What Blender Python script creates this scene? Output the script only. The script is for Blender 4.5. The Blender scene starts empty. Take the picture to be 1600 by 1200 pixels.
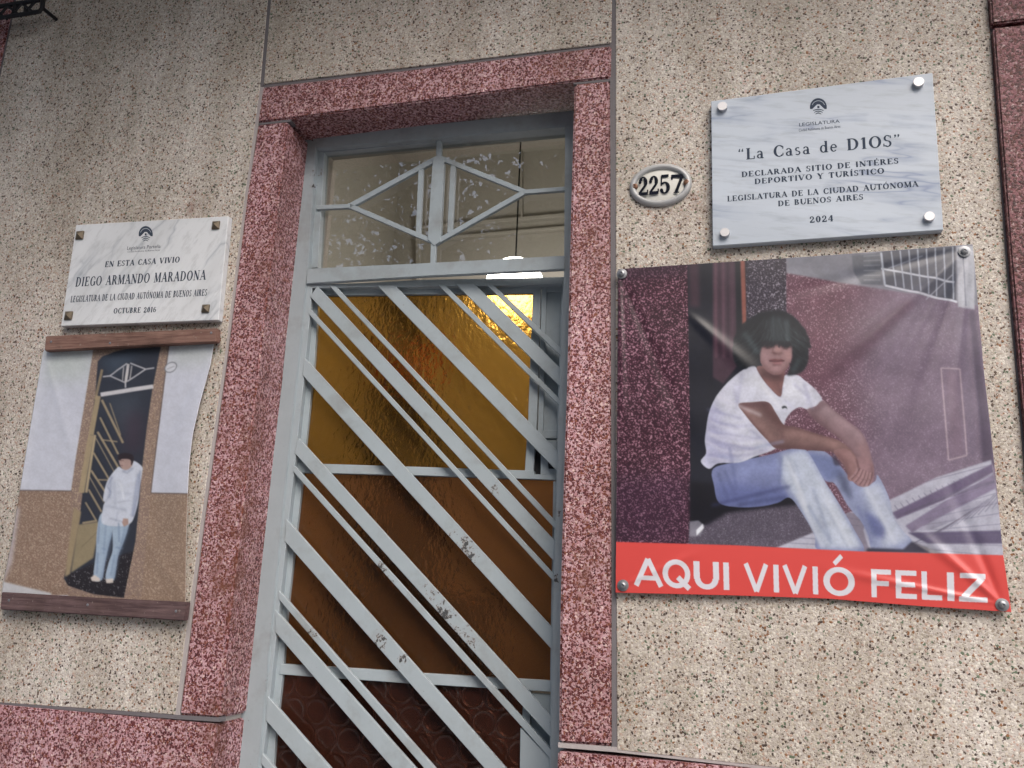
import bpy, bmesh, math, random
import numpy as np
from mathutils import Vector, Matrix
random.seed(7)
C = bpy.context.scene.collection
SC = bpy.context.scene

# ------------------------------------------------------------------ camera
ZC, DC, FPX = 1.45, 2.0, 1381.8
VR = Vector((0.96480595, 0.25979914, 0.04066794))
VU = Vector((0.02256684, -0.23588342, 0.9715193))
VD = Vector((-0.26199277, 0.93640986, 0.23344457))
cam = bpy.data.cameras.new('camera'); camo = bpy.data.objects.new('camera', cam); C.objects.link(camo)
cam.sensor_width = 36; cam.lens = FPX * 36 / 1600; cam.clip_start = 0.05; cam.clip_end = 500
m = Matrix((VR, VU, -VD)).transposed().to_4x4(); m.translation = Vector((0, -DC, ZC)); camo.matrix_world = m
SC.camera = camo
# ------------------------------------------------------------------ light
SUN_EL, SUN_AZ = math.radians(46), math.radians(150)      # azimuth: clockwise from +Y; the street side is -Y
w = bpy.data.worlds.new('World'); SC.world = w; w.use_nodes = True
nt = w.node_tree; bg = nt.nodes['Background']
sky = nt.nodes.new('ShaderNodeTexSky'); sky.sky_type = 'NISHITA'; sky.sun_disc = False
sky.sun_elevation = SUN_EL; sky.sun_rotation = SUN_AZ; sky.air_density = 1.0; sky.dust_density = 4.0; sky.ozone_density = 1.0
nt.links.new(sky.outputs[0], bg.inputs[0]); bg.inputs[1].default_value = 0.15
sl = bpy.data.lights.new('sun', 'SUN'); sl.energy = .75; sl.angle = math.radians(40); sl.color = (1, .96, .9)
so = bpy.data.objects.new('sun', sl); C.objects.link(so)
sd = Vector((math.sin(SUN_AZ) * math.cos(SUN_EL), math.cos(SUN_AZ) * math.cos(SUN_EL), math.sin(SUN_EL)))
so.rotation_euler = sd.to_track_quat('Z', 'Y').to_euler(); so.location = (0, -6, 8)
vs = SC.view_settings; vs.view_transform = 'Standard'; vs.look = 'None'; vs.exposure = 0.92; vs.gamma = 1; vs.use_curve_mapping = False
SC.cycles.use_denoising = True
SC.cycles.max_bounces = 10; SC.cycles.transmission_bounces = 8; SC.cycles.transparent_max_bounces = 16
SC.cycles.sample_clamp_indirect = 6

# ------------------------------------------------------------------ placing: photo point -> point on a plane of the place
def P(x, y, pl=0.0):
    v = VR * ((x - 800) / FPX) - VU * ((y - 600) / FPX) + VD
    o = Vector((0, -DC, ZC))
    if isinstance(pl, (int, float)): return o + v * ((pl + DC) / v.y)
    p0, n = pl
    return o + v * ((p0 - o).dot(n) / v.dot(n))
def back(pl, k):
    if isinstance(pl, (int, float)): return pl + k
    return (pl[0] - pl[1] * k, pl[1])
def nrm(pl): return Vector((0, -1, 0)) if isinstance(pl, (int, float)) else pl[1]
WL = {}                                                    # world location of every object
def link(o, org, parent=None):
    org = Vector(org); WL[o] = org; C.objects.link(o)
    if parent is not None: o.parent = parent; o.location = org - WL[parent]
    else: o.location = org
    return o
def tag(o, label=None, cat=None, group=None, kind=None):
    if label: o['label'] = label
    if cat: o['category'] = cat
    if group: o['group'] = group
    if kind: o['kind'] = kind
    return o
def thing(name, label, cat, loc, group=None, parent=None):
    return tag(link(bpy.data.objects.new(name, None), loc, parent), label, cat, group)
def mesh_obj(name, bm, mat, parent=None, org=None, smooth=False):
    if org is None:
        n = max(1, len(bm.verts)); org = sum((v.co for v in bm.verts), Vector()) / n
        org = Vector((org.x, org.y, min(v.co.z for v in bm.verts)))
    for v in bm.verts: v.co = v.co - org
    me = bpy.data.meshes.new(name); bm.to_mesh(me); bm.free()
    for mm in (mat if isinstance(mat, list) else [mat]): me.materials.append(mm)
    if smooth: me.shade_smooth()
    return link(bpy.data.objects.new(name, me), org, parent)
def prism(bm, pts, off, bev=0.0, seg=1):
    a = [bm.verts.new(p) for p in pts]; b = [bm.verts.new(p + off) for p in pts]; n = len(a)
    fs = [bm.faces.new(a), bm.faces.new(b[::-1])] + [bm.faces.new((a[i], b[i], b[(i + 1) % n], a[(i + 1) % n])) for i in range(n)]
    bmesh.ops.recalc_face_normals(bm, faces=fs)
    if bev:
        es = list({e for f in fs for e in f.edges})
        bmesh.ops.bevel(bm, geom=es, offset=bev, segments=seg, affect='EDGES', clamp_overlap=True)
def slab(name, px, pl, th, mat, parent, bev=0.0012, seg=1):
    bm = bmesh.new(); prism(bm, [P(x, y, pl) for x, y in px], -nrm(pl) * th, bev, seg)
    return mesh_obj(name, bm, mat, parent)
def addbox(bm, x0, x1, y0, y1, z0, z1, bev=0.0, seg=1):
    prism(bm, [Vector((x0, y0, z0)), Vector((x1, y0, z0)), Vector((x1, y0, z1)), Vector((x0, y0, z1))], Vector((0, y1 - y0, 0)), bev, seg)
def box(name, x0, x1, y0, y1, z0, z1, mat, parent=None, bev=0.0, seg=1):
    bm = bmesh.new(); addbox(bm, x0, x1, y0, y1, z0, z1, bev, seg); return mesh_obj(name, bm, mat, parent)
def lathe(bm, c, axis, prof, n=24):
    axis = axis.normalized(); u = axis.orthogonal().normalized(); v = axis.cross(u); rings = []
    for r, h in prof:
        if r < 1e-6: rings.append([bm.verts.new(c + axis * h)])
        else: rings.append([bm.verts.new(c + axis * h + (u * math.cos(t) + v * math.sin(t)) * r) for t in [2 * math.pi * i / n for i in range(n)]])
    for a, b in zip(rings, rings[1:]):
        for i in range(n):
            j = (i + 1) % n
            if len(a) == 1 and len(b) == 1: continue
            if len(a) == 1: bm.faces.new((a[0], b[i], b[j]))
            elif len(b) == 1: bm.faces.new((a[i], b[0], a[j]))
            else: bm.faces.new((a[i], b[i], b[j], a[j]))
    bmesh.ops.recalc_face_normals(bm, faces=bm.faces)
def tube(bm, pts, r, n=8):
    prev = None
    for i, p in enumerate(pts):
        d = (pts[min(i + 1, len(pts) - 1)] - pts[max(i - 1, 0)]).normalized()
        u = d.cross(Vector((0.13, .99, .05))).normalized(); v = d.cross(u)
        rr = r[i] if isinstance(r, (list, tuple)) else r
        ring = [bm.verts.new(p + (u * math.cos(2 * math.pi * k / n) + v * math.sin(2 * math.pi * k / n)) * rr) for k in range(n)]
        if prev:
            for k in range(n): bm.faces.new((prev[k], prev[(k + 1) % n], ring[(k + 1) % n], ring[k]))
        else: bm.faces.new(ring[::-1])
        prev = ring
    bm.faces.new(prev)

# ------------------------------------------------------------------ materials
class M:
    def __init__(s, name, col=(.5, .5, .5), rough=.6, metal=0.0, spec=.5):
        s.m = bpy.data.materials.new(name); s.m.use_nodes = True; s.t = s.m.node_tree
        s.b = s.t.nodes['Principled BSDF']; s.b.inputs['Base Color'].default_value = (*col, 1)
        s.b.inputs['Roughness'].default_value = rough; s.b.inputs['Metallic'].default_value = metal
        s.b.inputs['Specular IOR Level'].default_value = spec
    def n(s, kind, props=None, **ins):
        nd = s.t.nodes.new('ShaderNode' + kind)
        for k, v in (props or {}).items(): setattr(nd, k, v)
        for k, v in ins.items():
            k = int(k[1:]) if k[0] == '_' and k[1:].isdigit() else k.replace('_', ' ')
            s.set(nd.inputs[k], v)
        return nd
    def set(s, sock, v):
        if isinstance(v, bpy.types.NodeSocket): s.t.links.new(v, sock)
        else:
            if isinstance(v, tuple) and len(v) == 3 and sock.type == 'RGBA': v = (*v, 1)
            sock.default_value = v
    def pos(s): return s.n('NewGeometry').outputs['Position']
    def noise(s, vec, scale, detail=2, rough=.5): return s.n('TexNoise', None, Vector=vec, Scale=scale, Detail=detail, Roughness=rough)
    def vor(s, vec, scale, feature='F1'): return s.n('TexVoronoi', {'feature': feature}, Vector=vec, Scale=scale)
    def ramp(s, f, stops, interp='LINEAR'):
        nd = s.n('ValToRGB'); r = nd.color_ramp; r.interpolation = interp
        while len(r.elements) < len(stops): r.elements.new(.5)
        for e, (p, c) in zip(r.elements, stops):
            e.position = p; e.color = (c, c, c, 1) if isinstance(c, (int, float)) else (*c, 1)
        s.t.links.new(f, nd.inputs[0]); return nd.outputs[0]
    def mix(s, f, a, b, mode='MIX'):
        nd = s.t.nodes.new('ShaderNodeMix'); nd.data_type = 'RGBA'; nd.blend_type = mode
        s.set(nd.inputs[0], f); s.set(nd.inputs[6], a); s.set(nd.inputs[7], b); return nd.outputs[2]
    def math(s, op, a, b=0.0, c=0.0):
        nd = s.n('Math', {'operation': op}); s.set(nd.inputs[0], a); s.set(nd.inputs[1], b); s.set(nd.inputs[2], c); return nd.outputs[0]
    def vadd(s, a, b, k):
        sc = s.n('VectorMath', {'operation': 'SCALE'}); s.set(sc.inputs[0], b); sc.inputs['Scale'].default_value = k
        ad = s.n('VectorMath', {'operation': 'ADD'}); s.set(ad.inputs[0], a); s.set(ad.inputs[1], sc.outputs[0]); return ad.outputs[0]
    def vmul(s, a, v):
        ad = s.n('VectorMath', {'operation': 'MULTIPLY'}); s.set(ad.inputs[0], a); s.set(ad.inputs[1], v); return ad.outputs[0]
    def col(s, v): s.set(s.b.inputs['Base Color'], v); return s
    def rough(s, v): s.set(s.b.inputs['Roughness'], v); return s
    def bump(s, h, dist=.001, strength=1.0):
        nd = s.n('Bump', None, Height=h, Distance=dist, Strength=strength)
        s.t.links.new(nd.outputs[0], s.b.inputs['Normal']); return s

def terrazzo(name, matrix, chips, sc, chip_r, small, wob=.005, spots=()):
    """stone chips of random kinds set in a cement matrix"""
    k = M(name, rough=.55, spec=.35); p = k.pos()
    nz = k.noise(p, 150, 2, .6); q = k.vadd(p, nz.outputs['Color'], wob)
    v = k.vor(q, sc); sep = k.n('SeparateColor', None, Color=v.outputs['Color'])
    v2 = k.vor(k.vadd(q, (1.0, 2.0, 3.0), 1.7), sc * 1.9); sp2 = k.n('SeparateColor', None, Color=v2.outputs['Color'])
    big = k.noise(p, 2.2, 4, .6).outputs[0]; mid = k.noise(p, 30, 3, .6).outputs[0]
    mcol = k.mix(mid, tuple(c * .86 for c in matrix), tuple(min(.9, c * 1.12) for c in matrix))
    chipc = k.ramp(sep.outputs[0], chips, 'CONSTANT')
    thr = k.math('ADD', k.math('MULTIPLY', sep.outputs[1], chip_r * .55), chip_r * .62)
    mask = k.math('LESS_THAN', v.outputs['Distance'], thr)
    c1 = k.mix(mask, mcol, chipc)
    m2 = k.math('MULTIPLY', k.math('LESS_THAN', v2.outputs['Distance'], .42), k.math('GREATER_THAN', sp2.outputs[0], 1 - small[0]))
    c2 = k.mix(m2, c1, small[1])
    m3 = k.math('MULTIPLY', k.math('LESS_THAN', v2.outputs['Distance'], .36), k.math('LESS_THAN', sp2.outputs[0], small[2]))
    c3 = k.mix(m3, c2, small[3])
    for q_, r_, a_ in spots:                                # rusty runs where water has stood
        d = k.n('VectorMath', {'operation': 'DISTANCE'}); k.set(d.inputs[0], k.vmul(p, (1.0, 1.0, .55))); d.inputs[1].default_value = (q_[0], q_[1], q_[2] * .55)
        f = k.math('MULTIPLY', k.math('MAXIMUM', k.math('SUBTRACT', 1.0, k.math('DIVIDE', d.outputs['Value'], r_)), 0.0), k.ramp(k.noise(p, 28, 4, .7).outputs[0], [(.40, 0.0), (.60, 1.0)]))
        c3 = k.mix(k.math('MULTIPLY', f, a_), c3, (.17, .062, .035))
    if True:
        st = k.noise(k.vmul(p, (5.0, 5.0, .8)), 1.6, 4, .65).outputs[0]
        c3 = k.mix(k.ramp(st, [(.38, .55), (.62, 0.0)]), c3, (.62, .58, .52), 'MULTIPLY')
        c3 = k.mix(k.ramp(big, [(.4, .6), (.6, 0.0)]), c3, (.72, .70, .66), 'MULTIPLY')
    k.col(c3); h = k.math('MULTIPLY_ADD', v.outputs['Distance'], -1.0, k.noise(p, 420, 2).outputs[0])
    k.bump(h, .0016, .55); k.rough(k.math('MULTIPLY_ADD', mask, -.15, .62)); return k.m

B_ = (.545, .503, .47)
M_WALL = terrazzo('beige_terrazzo', B_, [(0, (.56, .52, .47)), (.18, (.41, .37, .32)), (.30, (.70, .67, .62)), (.50, (.38, .33, .28)), (.59, (.07, .048, .04)),
                  (.655, (.13, .18, .12)), (.70, (.27, .13, .06)), (.74, (.60, .55, .47)), (.86, (.12, .075, .055)), (.91, (.52, .38, .32))], 205, .60,
                  (.11, (.09, .06, .05), .15, (.78, .75, .70)), .0065,
                 [(tuple(P(x, y, 0)), r, a) for x, y, r, a in [(1035, 345, .07, .4), (1090, 320, .05, .35), (300, 325, .06, .5), (20, 560, .2, .2), (560, 90, .2, .15), (700, 40, .25, .15)]])
M_RED = terrazzo('red_terrazzo', (.50, .29, .325), [(0, (.13, .030, .034)), (.24, (.48, .26, .29)), (.34, (.19, .055, .04)), (.47, (.10, .022, .026)), (.60, (.58, .385, .43)),
                 (.80, (.24, .08, .045)), (.89, (.74, .56, .55)), (.935, (.07, .015, .02))], 205, .74,
                 (.18, (.15, .04, .042), .22, (.72, .56, .60)), .006,
                 [(tuple(P(x, y, 0)), r, a) for x, y, r, a in [(348, 1140, .07, 1.3), (370, 1165, .05, 1.3), (375, 700, .10, .8), (372, 830, .10, .8), (350, 930, .09, .9), (420, 400, .08, .5), (925, 400, .08, .6), (915, 900, .09, .6), (880, 110, .09, .5)]])

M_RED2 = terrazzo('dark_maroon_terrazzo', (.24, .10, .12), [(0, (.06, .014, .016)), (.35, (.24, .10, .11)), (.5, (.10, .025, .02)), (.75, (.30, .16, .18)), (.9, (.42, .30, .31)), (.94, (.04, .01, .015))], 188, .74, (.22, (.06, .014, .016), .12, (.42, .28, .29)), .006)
def flat(name, col, rough=.6, metal=0.0, var=.12, sc=40, spec=.5, bump=0.0):
    k = M(name, col, rough, metal, spec); p = k.pos(); n = k.noise(p, sc, 4, .6).outputs[0]
    k.col(k.mix(n, tuple(c * (1 - var) for c in col), tuple(min(1, c * (1 + var)) for c in col)))
    if bump: k.bump(k.noise(p, sc * 8, 3).outputs[0], bump, .6)
    return k.m
M_JOINT = flat('joint_grey', (.14, .13, .14), .7, bump=.001)
M_JOINT_L = flat('joint_pale', (.36, .33, .33), .7, bump=.001)
M_CORE = flat('wall_core', (.16, .15, .14), .9)

def paint(name, col, chips=()):
    """brushed metal enamel with hairline wear, and chips scattered about the given points"""
    k = M(name, col, .42, 0, .45); p = k.pos()
    n = k.noise(p, 18, 4, .6).outputs[0]; f = k.noise(k.vmul(p, (1.0, 1.0, .2)), 160, 3).outputs[0]
    c = k.mix(n, tuple(v * .90 for v in col), tuple(v * 1.08 for v in col))
    c = k.mix(k.math('MULTIPLY', f, .25), c, tuple(v * .8 for v in col))
    dirt = k.ramp(k.noise(p, 7, 5, .7).outputs[0], [(.50, 0.0), (.72, .55)]); c = k.mix(dirt, c, (.20, .20, .19))
    base = k.math('MULTIPLY', k.noise(p, 95, 4, .75).outputs[0], 1.0)
    amt = None
    for (q, r, s) in chips:
        d = k.n('VectorMath', {'operation': 'DISTANCE'}); k.set(d.inputs[0], p); d.inputs[1].default_value = q
        g = k.math('MULTIPLY', k.math('MAXIMUM', k.math('SUBTRACT', 1.0, k.math('DIVIDE', d.outputs['Value'], r)), 0.0), s)
        amt = g if amt is None else k.math('MAXIMUM', amt, g)
    lim = .735 if amt is None else k.math('SUBTRACT', .735, k.math('MULTIPLY', amt, .30))
    c = k.mix(k.math('MULTIPLY', k.math('GREATER_THAN', base, k.math('SUBTRACT', lim, .035)), .55), c, (.24, .15, .10))
    chip = k.math('GREATER_THAN', base, lim)
    c = k.mix(chip, c, (.05, .055, .06)); k.col(c); k.rough(k.math('MULTIPLY_ADD', chip, .3, .40))
    h = k.math('MULTIPLY_ADD', chip, -1.0, k.math('MULTIPLY', k.noise(p, 70, 3).outputs[0], .8)); k.bump(h, .0006, .6)
    return k.m
GREY = (.335, .39, .428)
def LPt(a): return a
# plane of the frame and of the door leaf, ajar by about four degrees
FR = 0.12
AJ = math.radians(3.9)
LP = (P(479, 443, FR + .004), Vector((math.sin(AJ), -math.cos(AJ), 0)))
CH = [(tuple(P(x, y, LP)), r, s) for x, y, r, s in [(727, 852, .035, 1.0), (738, 868, .03, 1), (676, 925, .06, .55), (694, 957, .05, .95), (722, 990, .04, .8), (737, 1004, .03, .9), (597, 888, .035, .9), (610, 902, .04, .5), (596, 1000, .04, .8), (632, 1028, .025, 1), (486, 990, .03, .9), (774, 765, .025, .8), (706, 835, .03, .6), (640, 930, .05, .4)]]
M_PAINT = paint('grey_enamel', GREY, CH)
M_FRAME = paint('grey_frame_enamel', tuple(c * .97 for c in GREY), [(tuple(P(x, y, FR)), r, s) for x, y, r, s in [(499, 268, .035, 1.0), (495, 292, .03, 1.0), (871, 800, .02, .8), (424, 1072, .03, 1.1), (867, 905, .02, 1)]])

def marble(name, base, vein, rot, stretch, sc, amt):
    """soft drifting veins along one slanting direction"""
    k = M(name, base, .4, 0, .35); p = k.pos()
    mp = k.n('Mapping', None, Vector=p); mp.inputs['Rotation'].default_value = (0, rot, 0); q0 = k.vmul(mp.outputs[0], stretch)
    q = k.vadd(q0, k.noise(q0, sc * 1.3, 3, .55).outputs['Color'], .16)
    n = k.noise(q, sc, 3, .5).outputs[0]; br = k.noise(p, 6, 3).outputs[0]
    v = k.ramp(k.math('ABSOLUTE', k.math('SUBTRACT', n, .5)), [(0, amt), (.012, amt * .5), (.05, 0.0)])
    v = k.math('MULTIPLY', v, k.ramp(br, [(.42, 0.1), (.6, 1.0)]))
    cl = k.noise(q, sc * .5, 4, .6).outputs[0]
    c = k.mix(k.ramp(cl, [(.38, .6), (.6, 0.0)]), base, tuple(b * .80 for b in base))
    fine = k.noise(q0, sc * 6, 4, .7).outputs[0]
    c = k.mix(k.ramp(fine, [(.50, 0.0), (.75, .6)]), c, tuple(b * .6 for b in base))
    k.col(k.mix(v, c, vein)); return k.m
M_MARB_L = marble('white_marble', (.64, .665, .695), (.24, .28, .33), .95, (.55, 1.0, 1.6), 6, .65)
M_MARB_R = marble('bluish_marble', (.475, .535, .615), (.18, .23, .36), -.16, (.22, 1.0, 1.5), 7, .8)
M_INK = flat('engraved_paint', (.03, .045, .075), .9, var=.3, sc=300)
M_INKDK = flat('number_enamel', (.010, .012, .020), .85, spec=.1)
M_BRONZE = flat('aged_bronze', (.13, .105, .075), .55, .5, .25, 200)
M_STEEL = flat('brushed_steel', (.50, .50, .52), .5, .9, .1, 300)
M_ZINC = flat('zinc_washer', (.26, .27, .29), .45, .8, .2, 300)
M_RUST = flat('rusty_screw', (.22, .12, .08), .55, .6, .35, 400)
M_ENAMEL = flat('white_enamel', (.62, .62, .58), .5, 0, .04, 60)
M_RIM = flat('grey_rim', (.40, .41, .42), .45, .2, .12, 90)
def wood(name, a, b):
    k = M(name, a, .75, 0, .2); p = k.pos()
    q = k.vmul(p, (1.2, 10.0, 16.0)); n = k.noise(q, 9, 6, .68).outputs[0]; n2 = k.noise(p, 9, 3).outputs[0]
    c = k.mix(k.ramp(n, [(.32, 0.0), (.68, 1.0)]), a, b); c = k.mix(k.ramp(n2, [(.5, 0.0), (.72, .6)]), c, (.05, .03, .025))
    c = k.mix(k.ramp(k.noise(p, 70, 4, .7).outputs[0], [(.62, 0.0), (.7, .5)]), c, (.30, .26, .23))
    k.col(c); k.bump(n, .0025, .7); return k.m
M_PLANK = wood('weathered_plank', (.12, .062, .052), (.26, .16, .13))
M_PLANK2 = wood('dark_weathered_plank', (.055, .034, .038), (.15, .10, .10))
M_IRON = flat('black_iron', (.02, .02, .024), .5, .6)
M_BEIGEIN = flat('hall_plaster', (.48, .455, .42), .8, 0, .1, 3)
M_DARKWOOD = flat('dark_hall_wood', (.022, .014, .012), .6)
M_HALLFLOOR = flat('hall_floor', (.10, .045, .03), .5)
M_ORANGE = flat('orange_petals', (.85, .12, .02), .6)
M_CONC = flat('concrete', (.30, .29, .28), .8, 0, .15, 12, bump=.002)

def amber(name, col, kind):
    k = M(name, col, .19, 0, .5); k.b.inputs['Transmission Weight'].default_value = .93; k.b.inputs['IOR'].default_value = 1.45
    p = k.pos()
    if kind == 'hammered':
        q = k.vadd(k.vmul(p, (1.0, 1.0, .62)), k.noise(p, 30, 2).outputs['Color'], .02)
        v = k.vor(q, 62, 'SMOOTH_F1'); h = k.math('ADD', v.outputs['Distance'], k.math('MULTIPLY', k.noise(q, 60, 2).outputs[0], 1.1))
        k.bump(h, .0026, .8)
    else:                                                   # rings pressed in rows
        sx = k.n('SeparateXYZ', None, Vector=p); s = 1 / .062
        zz = k.math('MULTIPLY', sx.outputs[2], s); row = k.math('FLOOR', zz)
        xx = k.math('ADD', k.math('MULTIPLY', sx.outputs[0], s), k.math('MULTIPLY', row, .5))
        fx = k.math('SUBTRACT', k.math('FRACT', xx), .5); fz = k.math('SUBTRACT', k.math('FRACT', zz), .5)
        d = k.math('SQRT', k.math('ADD', k.math('MULTIPLY', fx, fx), k.math('MULTIPLY', fz, fz)))
        ring = k.math('ABSOLUTE', k.math('SUBTRACT', d, .46)); k.bump(k.ramp(ring, [(0, 1.0), (.09, 0.0)]), .0022, .7)
    k.col(col); return k.m
M_AMBER = amber('amber_hammered_glass', (.52, .285, .055), 'hammered')
M_AMBER2 = amber('brown_hammered_glass', (.48, .215, .075), 'hammered')
M_RING = amber('ringed_brown_glass', (.30, .11, .07), 'ring')
def clear(name):
    k = M(name); t = k.t; t.nodes.remove(k.b)
    tr = t.nodes.new('ShaderNodeBsdfTransparent'); tr.inputs[0].default_value = (.86, .86, .84, 1)
    gl = t.nodes.new('ShaderNodeBsdfGlossy'); gl.inputs['Roughness'].default_value = .004
    k2 = k.n('Bump', None, Height=k.noise(k.pos(), 9, 2).outputs[0], Distance=.0003, Strength=.2); t.links.new(k2.outputs[0], gl.inputs['Normal'])
    fr = t.nodes.new('ShaderNodeFresnel'); fr.inputs[0].default_value = 2.1
    mx = t.nodes.new('ShaderNodeMixShader'); geo = t.nodes.new('ShaderNodeNewGeometry'); t.links.new(k.math('MULTIPLY', fr.outputs[0], k.math('SUBTRACT', 1.0, geo.outputs['Backfacing'])), mx.inputs[0]); t.links.new(tr.outputs[0], mx.inputs[1]); t.links.new(gl.outputs[0], mx.inputs[2])
    t.links.new(mx.outputs[0], t.nodes['Material Output'].inputs[0]); return k.m
M_CLEAR = clear('window_glass')
def emit(name, col, st):
    k = M(name, col); k.b.inputs['Emission Color'].default_value = (*col, 1); k.b.inputs['Emission Strength'].default_value = st; return k.m
M_LAMP = emit('lit_opal_glass', (1, .95, .86), 12.0)
def printed(name, rough):
    k = M(name, rough=rough, spec=.5); a = k.n('VertexColor', {'layer_name': 'print'}); k.col(a.outputs[0])
    sx = k.pos(); k.bump(k.noise(sx, 900, 1).outputs[0], .0003, .4); return k.m
M_PRINT = printed('printed_vinyl', .36); M_PRINT2 = printed('printed_canvas', .5)
M_VBACK = flat('vinyl_back', (.5, .5, .5), .6)

# ------------------------------------------------------------------ house: terrazzo panels, door surround, base
house = thing('house_front', 'beige and red terrazzo house front with a narrow grey metal door', 'house', (-.8, 0, 0))
TOPY = -330
slab('wall_panel', [(88, TOPY), (458, TOPY), (442, -200), (418, 0), (406, 135), (383, 300), (350, 560), (314, 810), (273, 1117), (-196, 1084), (-120, 700), (2, 110), (19, 30), (62, -200)], 0.0, .04, M_WALL, house, .0015)
slab('wall_panel', [(461, TOPY), (956, TOPY), (956, 0), (955, 67), (680, 100), (412, 131), (423, 0), (446, -200)], 0.0, .04, M_WALL, house, .0015)
slab('wall_panel', [(962, TOPY), (1516, TOPY), (1530, -200), (1544, 0), (1571, 400), (1595, 670), (1638, 1247), (964, 1172), (962, 700)], 0.0, .04, M_WALL, house, .0015)
slab('lintel', [(410, 136), (680, 104), (955, 71), (954, 121), (897, 127), (452, 185), (402, 191)], -.002, .17, M_RED, house, .004, 2)
slab('jamb', [(402, 194), (449, 188), (402, 590), (341, 1123), (279, 1117), (318, 810), (353, 560), (385, 300)], -.002, .17, M_RED, house, .006, 2)
slab('jamb', [(897, 130), (954, 124), (957, 700), (957, 1166), (873, 1162), (875, 955), (880, 760), (886, 580), (890, 400)], -.002, .17, M_RED, house, .006, 2)
zl = P(200, 1116).z; zr = P(1000, 1180).z; xj = P(340, 1125).x; xjr = P(873, 1164).x
box('plinth', -3.6, xj, -.008, .30, .0, zl - .004, M_RED, house, .004, 2)
box('plinth', xjr, 1.6, -.008, .30, .0, zr - .006, M_RED, house, .004, 2)
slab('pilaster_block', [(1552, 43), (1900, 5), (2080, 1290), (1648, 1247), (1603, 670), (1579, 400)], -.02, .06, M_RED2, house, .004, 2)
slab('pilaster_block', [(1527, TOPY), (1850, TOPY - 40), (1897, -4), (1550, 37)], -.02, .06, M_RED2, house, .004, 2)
slab('pilaster_block', [(82, TOPY), (56, -200), (14, 30), (-3, 110), (-202, 1083), (-420, 1066), (-190, 80), (-120, TOPY)], -.003, .05, M_RED, house, .004, 2)
# joint strips, slightly recessed between the panels
slab('joint_strip', [(454, TOPY), (465, TOPY), (448, -200), (425, 0), (413, 133), (404, 137), (417, 0), (440, -200)], .002, .03, M_JOINT, house, 0)
slab('joint_strip', [(405, 135), (412, 136), (388, 300), (355, 560), (320, 810), (281, 1119), (271, 1118), (312, 810), (348, 560), (381, 300)], .0015, .03, M_JOINT_L, house, 0)
slab('joint_strip', [(954, TOPY), (964, TOPY), (964, 700), (966, 1174), (956, 1170), (955, 700), (953, 60)], .002, .03, M_JOINT, house, 0)
slab('joint_strip', [(408, 130), (680, 99), (955, 65), (956, 73), (680, 106), (408, 138)], .004, .03, M_JOINT, house, 0)
slab('joint_strip', [(399, 189), (454, 183), (454, 190), (400, 196)], .003, .03, M_JOINT, house, 0)
slab('joint_strip', [(896, 125), (956, 119), (956, 127), (896, 132)], .003, .03, M_JOINT, house, 0)
slab('joint_strip', [(1514, TOPY), (1530, TOPY), (1552, 0), (1580, 400), (1604, 670), (1652, 1250), (1636, 1250), (1593, 670), (1570, 400), (1542, 0)], .002, .03, M_JOINT, house, 0)
slab('joint_strip', [(90, TOPY), (80, TOPY), (55, -200), (12, 30), (-5, 110), (-205, 1085), (-194, 1085), (4, 110), (21, 30), (64, -200)], .003, .03, M_JOINT, house, 0)
slab('joint_strip', [(-250, 1076), (0, 1094), (278, 1117), (342, 1121), (342, 1128), (278, 1124), (0, 1101), (-250, 1083)], .001, .03, M_JOINT, house, 0)
slab('joint_strip', [(872, 1160), (960, 1167), (1300, 1206), (1700, 1252), (1700, 1260), (1300, 1214), (960, 1175), (872, 1168)], .001, .03, M_JOINT_L, house, 0)
# solid masonry behind the facing
bm = bmesh.new()
addbox(bm, -3.6, xj - .01, .045, .32, 0, 3.55); addbox(bm, xjr + .012, 1.9, .045, .32, 0, 3.55); addbox(bm, xj - .01, xjr + .012, .17, .32, P(680, 150).z + .02, 3.55)
mesh_obj('masonry', bm, M_BEIGEIN, house)
box('threshold', xj, xjr, .0, .32, 0, .12, M_CONC, house, .006)
box('added_shade_slab', -4.4, -.95, -1.0, .045, 3.68, 3.88, M_CONC, house, .01)  # unseen overhang, added to shade the upper left of the wall
box('overhang', -.94, 1.9, -.80, .32, 3.66, 3.84, M_CONC, house, .01)  # unseen slab, added so the wall darkens towards its top

# ------------------------------------------------------------------ door frame and fanlight
fr = thing('door_frame', None, None, P(680, 1180, FR) , parent=house)
slab('frame_stile', [(474, 214), (494, 222), (481, 425), (479, 443), (465, 580), (446, 760), (427, 955), (404, 1200), (320, 1950), (290, 1950), (372, 1150), (440, 600)], FR, .075, M_FRAME, fr, .0018, 2)
slab('frame_stile', [(883, 190), (905, 180), (899, 440), (893, 760), (888, 1200), (870, 1950), (852, 1950), (860, 1200), (864, 955), (870, 760), (875, 580), (881, 422), (882, 300)], FR, .055, M_FRAME, fr, .0018, 2)
slab('frame_rail', [(486, 212), (900, 172), (900, 196), (884, 198), (680, 216), (494, 232)], FR - .002, .06, M_FRAME, fr, .0018, 2)
slab('transom_rail', [(480, 419.5), (660, 411), (884, 399), (882, 421), (660, 432), (478, 443.5)], FR - .004, .014, M_FRAME, fr, .002, 2)
fan = thing('fanlight', None, None, P(685, 410, FR + .02), parent=house)
slab('bead', [(492, 232), (507, 232), (496, 418), (484, 419)], FR + .018, .03, M_FRAME, fan, .001)
slab('bead', [(505, 229), (884, 193), (884, 203), (505, 239)], FR + .018, .03, M_FRAME, fan, .001)
slab('pane', [(492, 225), (888, 190), (886, 402), (484, 424)], FR + .036, .004, M_CLEAR, fan, 0)
def bar(px, pl=FR + .012, th=.012, par=fan, mat=None, bev=.001): return slab('bar', px, pl, th, mat or M_PAINT, par, bev)
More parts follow.
